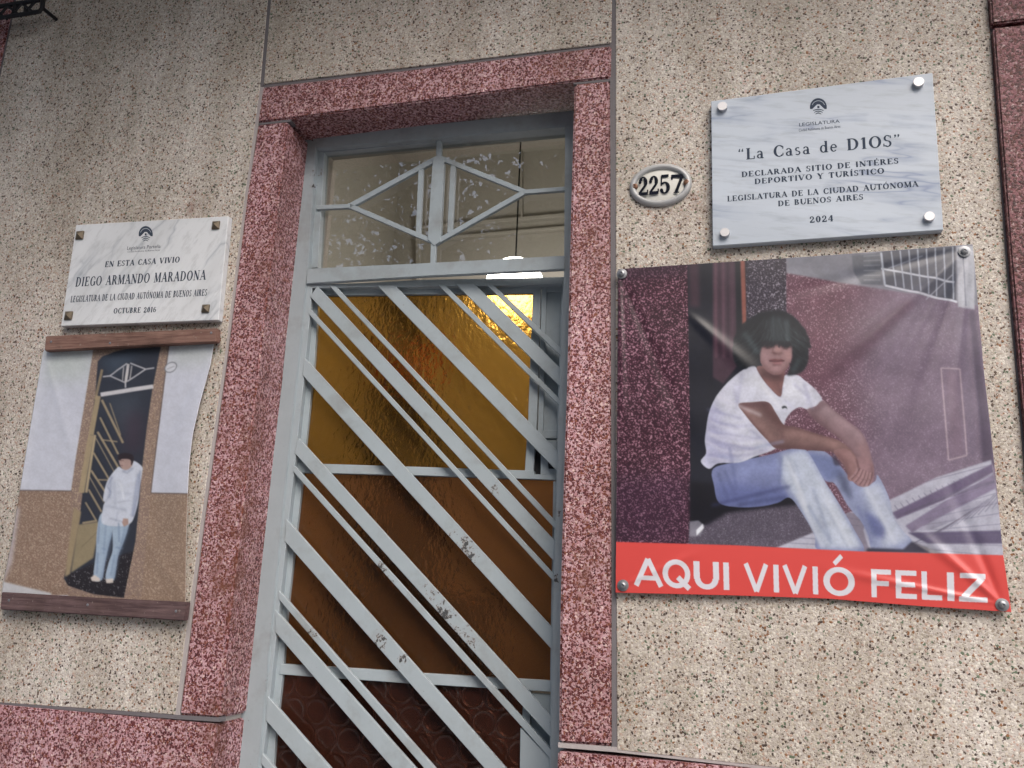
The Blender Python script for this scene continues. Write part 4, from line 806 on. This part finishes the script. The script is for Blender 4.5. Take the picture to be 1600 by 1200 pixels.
# dark band of a fold amid the glare, its shade painted into the print
cv.fill([(1415, 466), (1432, 474), (1330, 575), (1270, 612), (1300, 560)], (96, 66, 80), .5, 5)
for a, b, c_ in ((L5([(1150, 300), (1440, 225)]), 0, 0),): cv.line(a, 1.4, (120, 116, 136), .6, .5)
for i in range(17):
    t = i / 16; cv.line(L5([(1010 + 430 * t, 405 - 175 * t), (1030 + 430 * t, 432 - 180 * t)]), 1.2, (110, 106, 128), .7, .4, clip=pm)
for i in range(14):
    t = i / 13; cv.line(L5([(1120 + 60 * t, 520 - 4 * t), (1300 + 170 * t, 380 + 10 * t)]), .9, (120, 116, 138), .5, .4, clip=pm)
# glare on the upper right of the sheet, painted into the print
cv.fill([(1330, 470), (1500, 400), (1420, 560), (1280, 640)], (130, 122, 142), .22, 22)
mot = blur(cv.cells(9) - .5, 4) * .08 + (cv.cells(2.3) - .5) * .05 + (cv.cells(30) - .5) * .06
cv.a *= (1 + mot)[..., None]
for a, b, c2, w_, al in (((1112, 790), (1235, 760), (60, 66, 110), 5, .5), ((1140, 700), (1150, 760), (84, 92, 140), 3, .5), ((1122, 712), (1160, 720), (160, 172, 210), 3, .5), ((1180, 700), (1225, 690), (156, 168, 205), 4, .5), ((1232, 720), (1262, 800), (222, 228, 238), 6, .5), ((1262, 790), (1300, 850), (140, 152, 182), 4, .6), ((1245, 770), (1285, 855), (216, 222, 234), 5, .5), ((1290, 780), (1330, 855), (214, 222, 236), 4, .5), ((1228, 705), (1242, 740), (150, 160, 186), 3, .6),
                         ((1352, 760), (1400, 850), (214, 222, 236), 6, .5), ((1340, 790), (1362, 850), (110, 118, 165), 4, .5), ((1375, 770), (1415, 840), (160, 170, 196), 3, .5), ((1105, 640), (1160, 655), (140, 142, 184), 3, .5), ((1108, 680), (1200, 690), (232, 234, 244), 3, .5), ((1120, 620), (1190, 650), (232, 234, 244), 4, .5), ((1160, 585), (1150, 640), (150, 152, 190), 3, .4), ((1255, 600), (1270, 640), (160, 162, 196), 3, .5), ((1190, 600), (1220, 640), (236, 238, 246), 4, .5)):
    cv.line([a, b], w_, c2, al, 2.2)
for i in range(260):
    yy_ = 385 + i * 1.8; cv.line([(962, yy_), (1560, yy_ - 2)], .6, (0, 0, 0), .035)
cv.a = cv.a * .55 + np.stack([blur(cv.a[..., c], 1) for c in range(3)], -1) * .45
# red band
BAND = [(955, 846.5), (1146.7, 852), (1343, 861.5), (1600, 868.5), (1600, 975), (955, 975)]
cv.fill(BAND, (222, 82, 78), 1, .4)
W_ = .20
SAN = {'A': D(0, 0, .5, 1, W_) + D(.5, 1, 1, 0, W_) + D(.2, .30, .8, .30, .17), 'Q': [('a', .5, .5, .53, .53, 0, 360)] + D(.55, .38, .98, -.03, W_), 'U': D(.1, .35, .1, 1, W_ * 1.25) + D(.9, .35, .9, 1, W_ * 1.25) + [('a', .5, .38, .5, .40, 180, 360)],
       'I': D(.5, 0, .5, 1, 1.0), 'V': D(.06, 1, .5, 0, W_) + D(.5, 0, .94, 1, W_), 'O': [('a', .5, .5, .5, .52, 0, 360)], 'F': D(.13, 0, .13, 1, W_ * 1.35) + D(0, .91, 1, .91, .18) + D(0, .5, .88, .5, .18),
       'E': D(.13, 0, .13, 1, W_ * 1.35) + D(0, .91, 1, .91, .18) + D(0, .5, .92, .5, .18) + D(0, .09, 1, .09, .18), 'L': D(.13, 0, .13, 1, W_ * 1.35) + D(0, .09, 1, .09, .18), 'Z': D(.05, .91, .95, .91, .18) + D(0, .09, 1, .09, .18) + D(.84, .86, .16, .14, W_ * 1.1), "'": D(.3, 1.12, .62, 1.42, .17)}
U_ = np.zeros((cv.h, cv.w), np.float32)
for ch, x0, x1 in (('A', 993, 1032), ('Q', 1036, 1077), ('U', 1084.4, 1122.2), ('I', 1129.8, 1138.7), ('V', 1163, 1199), ('I', 1208, 1216.4), ('V', 1223.5, 1260), ('I', 1269.3, 1277.6), ('O', 1285.8, 1335.3), ("'", 1292, 1330), ('F', 1361, 1392), ('E', 1399, 1431.6), ('L', 1439.5, 1471), ('I', 1479, 1490), ('Z', 1497, 1541.6)):
    for poly in glyph(SAN[ch], 1.0, .205 if ch in 'QO' else .25, .19, True):
        pts = []
        for px, py in poly:
            X = x0 + (x1 - x0) * px + (-.0 * py); yb = 914.8 + (X - 990) * .049; yt = 873.4 + (X - 1011) * .0445
            pts.append((X + (1 - py) * 1.2, yb + (yt - yb) * py))
        r_ = cv.mask(pts); U_[r_[0]] = np.maximum(U_[r_[0]], r_[1])
cv.a = cv.a * (1 - U_[..., None]) + np.array((226, 226, 236), np.float32) / 255 * U_[..., None]
def ridge(x, y, a, b, w, h, e=12):
    ax, ay = a; bx, by = b; L = math.hypot(bx - ax, by - ay); t = ((x - ax) * (bx - ax) + (y - ay) * (by - ay)) / L; s = ((x - ax) * (by - ay) - (y - ay) * (bx - ax)) / L
    fall = np.clip(np.minimum(t / (L * .25) + .15, (L - t) / (L * .45)), 0, 1); fall = fall * fall * (3 - 2 * fall); w2 = w * (.35 + .65 * np.clip(t / L, 0, 1))
    return h * fall * np.exp(-(s / w2) ** 2)
def fold_r(x, y, U, V):
    z = -.003 * np.sin(math.pi * U) * np.sin(math.pi * V) * 1.4 - .0025 * np.sin(2.3 * math.pi * U + .7) * V
    for a, b, w_, h in (((1510, 392), (1230, 640), 18, -.0042), ((1510, 392), (1300, 720), 18, .0032), ((1512, 395), (1400, 720), 16, -.0030), ((1508, 388), (1190, 470), 13, .0024), ((1515, 400), (1480, 720), 12, .0016),
                        ((1072, 488), (1215, 615), 17, -.0030), ((968, 425), (1100, 740), 14, .0015), ((1566, 945), (1400, 800), 12, -.0036), ((1566, 945), (1460, 700), 14, .003), ((1566, 945), (1250, 880), 9, -.0025), ((973, 915), (1120, 850), 10, -.002), ((968, 430), (975, 700), 8, -.002)):
        z = z + ridge(x, y, a, b, w_, h)
    return z + .0006 * np.sin(y * .055 + .3 * np.sin(x * .02)) 
ban = thing('banner', 'wide vinyl banner of a seated man over a red strip reading AQUI VIVIÓ FELIZ', 'banner', P(1270, 950, -.012), 'printed banners')
sheet('vinyl_sheet', cv, [(966, 420.5), (964, 700), (962, 926)], [(1520, 381.5), (1536, 567), (1555, 739), (1567, 867), (1580, 956.5)], [(966, 420.5), (1156, 408), (1300, 398.5), (1520, 381.5)], [(962, 926), (1147, 930.5), (1294, 935.5), (1442, 947.5), (1580, 956.5)], 760, 700, -.014, fold_r, M_PRINT, ban, .76)
for x, y in ((971.6, 428), (1507, 393), (973.5, 914.7), (1566, 945)):
    c = P(x, y, -.0165); bm = bmesh.new(); lathe(bm, c, Vector((0, -1, 0)), [(.004, -.018), (.0125, -.001), (.0125, .0015), (.0075, .0022), (.0068, .006), (.003, .0075), (.003, .005), (0, .005)], 24); mesh_obj('screw', bm, M_ZINC, ban)

# ------------------------------------------------------------------ narrow banner: man standing in the same doorway
cv = Canvas(-10, 520, 350, 960, 2)
T2 = lambda pts: [(x / 4, 520 + y / 4) for x, y in pts]; R3 = lambda pts: [(x / 3, 800 + y / 3) for x, y in pts]
cv.fill([(-10, 520), (350, 520), (350, 960), (-10, 960)], (206, 211, 226))
cv.fill(T2([(250, 80), (600, 80), (560, 300), (240, 300)]), (190, 200, 196), .7, 14); cv.fill(T2([(1050, 40), (1350, 40), (1330, 200), (1040, 200)]), (188, 196, 194), .7, 14)
cv.fill(T2([(215, 130), (300, 130), (170, 980), (120, 980)]), (222, 226, 238), .6, 5)
BRN = [(.40, (156, 134, 116), .8), (.72, (188, 170, 154), .85), (.93, (110, 86, 72), .8)]
cv.fill([(-10, 766), (120, 767), (108, 930), (-10, 930)], (140, 116, 102), 1, .5, speck=BRN); cv.fill([(215, 769), (320, 773), (310, 960), (190, 960)], (144, 122, 106), 1, .5, speck=BRN)
cv.fill(R3([(60, -20), (100, -20), (60, 240), (20, 330), (0, 330)]), (196, 190, 196), .75, 2.5)
cv.fill(T2([(590, 60), (1060, 60), (945, 1010), (870, 1800), (420, 1800), (450, 990)]), (140, 120, 112), 1, .4, speck=BRN)
cv.line(T2([(130, 985), (455, 990)]), 1.3, (84, 76, 80), .9, .4); cv.line(T2([(945, 1002), (1200, 1010)]), 1.3, (84, 76, 80), .9, .4); cv.line(T2([(1056, 70), (945, 1000)]), 1.3, (90, 80, 82), .9, .4)
cv.fill(R3([(10, 325), (240, 380), (240, 400), (0, 400)]), (206, 208, 214), 1, .8)
DK = T2([(612, 180), (640, 150), (720, 118), (800, 100), (1005, 88), (975, 250), (955, 350), (920, 600), (890, 860), (870, 1100), (850, 1300)]) + R3([(580, 402), (440, 385), (320, 345), (300, 310)]) + T2([(500, 1180), (560, 700), (600, 380)])
cv.fill(DK, (48, 52, 64), 1, .6); dk = cv.full(DK)
cv.fill(T2([(620, 150), (900, 100), (800, 200), (700, 280)]), (70, 86, 104), .6, 8, clip=dk); cv.fill(T2([(650, 400), (900, 360), (820, 700), (700, 500)]), (78, 86, 98), .55, 12, clip=dk); cv.fill(T2([(800, 500), (900, 500), (880, 750), (780, 760)]), (70, 52, 66), .6, 10, clip=dk)
cv.fill(R3([(310, 300), (440, 240), (640, 180), (590, 402), (440, 385), (320, 345)]), (34, 30, 36), 1, 1, clip=dk, speck=[(.9, (130, 128, 134), .8)])
cv.fill(R3([(370, 60), (475, 45), (440, 215), (335, 285)]), (150, 138, 112), 1, .8); cv.line(R3([(385, 165), (465, 90)]), 1.2, (120, 108, 88), .8, .5)
for a, b, w_, c in (((645, 275), (693, 270), 2, (214, 214, 220)), ((690, 270), (795, 192), 2, (206, 206, 212)), ((690, 270), (785, 312), 2, (206, 206, 212)), ((815, 190), (912, 228), 2, (206, 206, 212)), ((912, 228), (800, 305), 2, (206, 206, 212)), ((912, 228), (966, 220), 2, (206, 206, 212)), ((803, 195), (790, 310), 4.4, (208, 206, 208)), ((775, 215), (770, 300), 1.8, (190, 188, 190)), ((825, 205), (815, 290), 1.8, (190, 188, 190)), ((788, 305), (788, 345), 2.4, (206, 206, 212)),
                    ((632, 388), (960, 336), 6.5, (216, 216, 222)), ((640, 230), (600, 420), 4, (150, 134, 108)), ((618, 395), (575, 640), 8, (170, 154, 124)), ((575, 640), (515, 1000), 9, (172, 156, 126)), ((600, 640), (545, 1000), 4, (186, 170, 138))): cv.line(T2([a, b]), w_, c, .95, .4)
cv.fill(R3([(385, 0), (330, 290), (305, 305), (350, -20)]), (160, 144, 116), 1, .8)
for a, b, w_ in (((640, 420), (775, 690), 3.6), ((690, 440), (760, 640), 1.6), ((630, 530), (745, 760), 3), ((615, 620), (750, 850), 3.4), ((605, 660), (720, 870), 1.6), ((590, 750), (690, 920), 3), ((575, 860), (680, 1020), 3.2), ((565, 900), (655, 1060), 1.6), ((560, 980), (640, 1120), 3), ((540, 1060), (610, 1180), 2.6), ((640, 670), (740, 682), 2), ((620, 920), (690, 922), 2), ((520, 1190), (610, 1175), 3)): cv.line(T2([a, b]), w_, (168, 152, 124), .95, .4, clip=dk)
# standing figure
for leg, sh_ in ((R3([(478, 8), (535, 10), (530, 95), (508, 180), (492, 255), (478, 318), (440, 312), (452, 190), (458, 90)]), (466, 180)), (R3([(520, 0), (622, 0), (606, 70), (583, 140), (556, 210), (535, 318), (496, 314), (510, 240), (530, 180), (530, 90)]), (560, 150))):
    cv.fill(catmull(leg), (166, 186, 208), 1, .5); cv.line([leg[2], leg[4], leg[5]], 4, (118, 140, 170), .6, 2)
cv.fill(R3([(425, 308), (445, 295), (470, 312), (468, 326), (432, 324)]), (214, 206, 200), 1, .5); cv.fill(R3([(495, 315), (532, 312), (532, 332), (500, 334)]), (214, 206, 200), 1, .5)
HD = catmull(T2([(835, 800), (890, 835), (893, 870), (880, 950), (870, 1040), (855, 1110), (830, 1180), (795, 1200), (740, 1210), (645, 1190), (650, 1090), (660, 1060), (650, 1040), (668, 950), (700, 890), (745, 840), (770, 850), (800, 840)]))
cv.fill(HD, (206, 214, 230), 1, .5); hd_ = cv.full(HD)
for a, b, w_, al in (((870, 880), (830, 1150), 5, .7), ((700, 900), (690, 1040), 4, .6), ((740, 1000), (830, 1010), 2, .5), ((660, 1080), (800, 1110), 3, .5), ((770, 870), (830, 850), 3, .6), ((720, 930), (725, 1080), 2, .5)): cv.line(T2([a, b]), w_, (150, 160, 186), al, 1.6, clip=hd_)
for a, b, w_, c, al in (((880, 860), (868, 1010), 3, (128, 138, 168), .8), ((866, 1010), (836, 1150), 3, (128, 138, 168), .7), ((712, 900), (676, 960), 2.4, (138, 148, 176), .8), ((676, 960), (700, 1000), 2.4, (130, 140, 168), .8), ((700, 1000), (664, 1060), 2.2, (140, 150, 178), .7), ((770, 862), (800, 880), 3, (150, 158, 182), .8), ((800, 880), (840, 845), 3, (150, 158, 182), .8), ((735, 1060), (820, 1050), 2, (160, 168, 192), .8), ((740, 1120), (730, 1180), 2.5, (150, 160, 186), .6), ((760, 940), (780, 1040), 5, (226, 232, 242), .7), ((690, 1160), (800, 1190), 2.4, (140, 150, 176), .7)):
    cv.line(T2([a, b]), w_ * .6, c, al, .8, clip=hd_)
for a, b, w_, al in (((470, 40), (462, 150), 2, .7), ((500, 60), (488, 200), 2, .5), ((462, 190), (456, 290), 2, .6), ((560, 50), (562, 140), 2.4, .6), ((590, 60), (572, 150), 1.6, .6), ((540, 200), (520, 300), 2, .6), ((480, 170), (500, 176), 2, .6), ((545, 165), (580, 172), 2, .6)): cv.line(R3([a, b]), w_, (112, 134, 166), al, 1)
cv.fill(catmull(T2([(756, 782), (828, 780), (832, 830), (800, 858), (768, 850), (752, 815)])), (176, 152, 146), 1, .5); cv.fill(catmull(T2([(742, 786), (750, 762), (790, 752), (836, 766), (840, 800), (826, 830), (820, 795), (770, 790), (756, 800)])), (44, 34, 40), 1, .6)
cv.line(T2([(758, 800), (780, 800)]), 1.2, (90, 66, 66), .8, .4); cv.line(T2([(756, 830), (774, 832)]), 1.1, (120, 84, 84), .8, .4)
cv.fill(R3([(582, 30), (604, 32), (606, 58), (584, 70), (576, 50)]), (176, 150, 142), 1, .6)
OV = [(267 + 10 * math.cos(t), 574 + 8.3 * math.sin(t) - 2.5 * math.cos(t)) for t in [k * math.pi / 12 for k in range(24)]]
cv.fill(OV, (120, 124, 132), 1, .4); cv.fill([(267 + (x - 267) * .84, 574 + (y - 574) * .82) for x, y in OV], (212, 216, 226), 1, .4); cv.line([(261, 577), (273, 572)], 1.4, (150, 154, 164), .8, .4)
cv.a *= (1 + blur(cv.cells(7) - .5, 3) * .035 + (cv.cells(1.6) - .5) * .04)[..., None]
cv.a = cv.a * .5 + np.stack([blur(cv.a[..., c], 1) for c in range(3)], -1) * .5
def fold_l(x, y, U, V):
    z = -.004 * np.sin(math.pi * V) - .009 * np.exp(-((U - 1.0) / .14) ** 2) * np.sin(math.pi * np.clip(V, 0, 1)) + .003 * np.exp(-((U - .78) / .1) ** 2) * np.sin(math.pi * V)
    for a, b, w_, h in (((70, 550), (130, 760), 11, -.0013), ((330, 545), (250, 700), 12, .0012), ((290, 935), (200, 800), 14, -.0010), ((150, 540), (240, 640), 12, -.0010)): z = z + ridge(x, y, a, b, w_, h)
    return z
nar = thing('banner', 'narrow faded banner of a standing man, nailed under planks at lower left', 'banner', P(165, 950, -.01), 'printed banners')
sheet('canvas_sheet', cv, [(70, 543), (67, 552), (50, 660), (33, 765), (20, 843), (5, 912), (3, 930)], [(335, 530), (330, 570), (315, 632), (305, 680), (300, 725), (297.5, 772), (293, 867), (290, 945)], [(70, 543), (200, 537), (335, 530)], [(3, 930), (150, 938), (290, 945)], 300, 420, -.008, fold_l, M_PRINT2, nar, .76)
pk = slab('plank', [(71, 525), (339, 512.5), (337.5, 534), (69, 548)], -.030, .020, M_PLANK, nar, .002, 2)
pk2 = slab('plank', [(2, 925), (150, 934), (291, 940.5), (287, 970), (140, 961), (0, 952.5)], -.030, .020, M_PLANK2, nar, .002, 2)
for (x, y), o in (((330, 520), pk), ((172, 536), pk), ((80, 534), pk), ((137, 945), pk2), ((275, 955), pk2), ((14, 938), pk2)):
    bm = bmesh.new(); lathe(bm, P(x, y, -.030), Vector((0, -1, 0)), [(.0035, -.002), (.0035, .0008), (0, .0018)], 12); mesh_obj('nail', bm, M_ZINC, o)

# ------------------------------------------------------------------ iron lattice at the top left
lat = thing('iron_bracket', 'dark iron lattice bracket jutting in at the top left corner', 'bracket', P(20, 26, -.02))
bp = -.06
def ibar(pts, r=.0045, nm='bar'):
    bm = bmesh.new(); tube(bm, [P(x, y, bp) for x, y in pts], r, 8); return mesh_obj(nm, bm, M_IRON, lat)
ibar([(-220, 60), (-60, 22), (0, 10), (62, 0), (72, -3)], .007, 'rail'); ibar([(-220, 85), (-60, 41), (0, 28), (45, 21), (62, 18), (66, 12), (72, -60), (74, -200)], .007, 'rail')
for i in range(12):
    x = 55 - i * 22; y0 = 1 + (62 - x) * .19; y1 = 20 + (62 - x) * .19
    ibar([(x, y0), (x - 20, y1 + 3)], .0045); ibar([(x - 20, y0 + 4), (x, y1)], .0045)
ibar([(24, 6), (20, 27)], .006); ibar([(40, 3), (38, 24)], .004)
for x, y in ((66, 12), (-150, 64)):
    bm = bmesh.new(); c = P(x, y, bp); tube(bm, [c, Vector((c.x, .02, c.z))], .006, 8); mesh_obj('stay', bm, M_IRON, lat)

# ------------------------------------------------------------------ street in front (seen only as reflections)
def struct(name, *a, mat=None):
    return tag(box(name, *a, mat), kind='structure')
struct('ground', -150, 150, -150, 150, -.60, -.16, mat=flat('earth', (.22, .20, .17), .9))
struct('pavement', -30, 30, -3.2, .0, -.2, -.0, mat=M_CONC)
struct('road', -30, 30, -11, -3.2, -.2, -.12, mat=flat('asphalt', (.05, .05, .052), .85, 0, .2, 20))
struct('far_pavement', -30, 30, -14, -11, -.2, -.0, mat=M_CONC)
M_BARK = flat('bark', (.09, .07, .05), .9, 0, .3, 12, bump=.01)
def leafmat():
    k = M('leaf', (.06, .11, .03), .5, 0, .4); n = k.n('ObjectInfo').outputs['Random']; g = k.noise(k.pos(), 3, 2).outputs[0]
    k.col(k.mix(g, (.035, .075, .02), (.10, .15, .04))); return k.m
M_LEAF = leafmat()
def tree(x, y, h, cr, n, label, seed):
    rg = np.random.default_rng(seed); t = thing('street_tree', label, 'tree', (x, y, -.0), 'street trees')
    bm = bmesh.new(); tube(bm, [Vector((x, y, -.05)), Vector((x + .08, y, 1.2)), Vector((x - .05, y, 2.6)), Vector((x, y + .1, h * .7))], [.17, .14, .12, .07], 10)
    for i in range(9):
        a = i * 2.4; z = 2.3 + i * .28; e = Vector((x + math.cos(a) * cr * .8, y + math.sin(a) * cr * .8, z + 1.2)); tube(bm, [Vector((x, y, z)), Vector((x, y, z)).lerp(e, .5) + Vector((0, 0, .2)), e], [.06, .04, .015], 6)
    mesh_obj('trunk', bm, M_BARK, t)
    cl = rg.normal(size=(60, 3)); cl = cl / np.linalg.norm(cl, axis=1)[:, None] * rg.uniform(.3, 1, (60, 1)) ** .6 * np.array((cr, cr, h * .36)) + np.array((x, y, h * .68))
    c = cl[rg.integers(0, 60, n)] + rg.normal(size=(n, 3)) * .32
    d1 = rg.normal(size=(n, 3)); d1 /= np.linalg.norm(d1, axis=1)[:, None]; d2 = np.cross(d1, rg.normal(size=(n, 3))); d2 /= np.linalg.norm(d2, axis=1)[:, None]
    s = rg.uniform(.04, .075, (n, 1)); v = np.stack([c - d1 * s, c + d2 * s * .5, c + d1 * s, c - d2 * s * .5], 1).reshape(-1, 3) - np.array((x, y, h * .5))
    me = bpy.data.meshes.new('crown'); me.vertices.add(4 * n); me.vertices.foreach_set('co', v.ravel().astype(np.float32)); me.loops.add(4 * n); me.loops.foreach_set('vertex_index', np.arange(4 * n, dtype=np.int32))
    me.polygons.add(n); me.polygons.foreach_set('loop_start', np.arange(0, 4 * n, 4, dtype=np.int32)); me.update(); me.materials.append(M_LEAF); link(bpy.data.objects.new('crown', me), (x, y, h * .5), t)
tree(-5.5, -6.4, 8.4, 2.25, 34000, 'leafy street tree across from the door, reflected in the fanlight', 1)
tree(-1.45, -6.5, 8.8, 2.1, 34000, 'leafy street tree straight across from the door, reflected in the fanlight', 5)
tree(1.8, -13.0, 8.5, 3.0, 24000, 'taller street tree on the far pavement, right of the house opposite door', 2)
nb2 = thing('opposite_house', 'two storey plastered house across the street, reflected in the glass', 'house', (-5, -14, 0))
M_PL = flat('opposite_plaster', (.42, .38, .32), .85, 0, .12, 2); M_GL = flat('dark_window', (.03, .035, .04), .15)
box('wall', -18, 9, -20, -14, 0, 7.2, M_PL, nb2); box('overhang', -18.2, 9.2, -20, -13.8, 7.2, 7.5, M_PL, nb2)
for i in range(8):
    x = -16 + i * 3.2
    for z in (1.1, 4.4):
        wn = box('window', x, x + 1.2, -14.02, -13.96, z, z + 1.7, M_GL, nb2); box('sill', x - .1, x + 1.3, -14, -13.85, z - .1, z, M_CONC, wn)
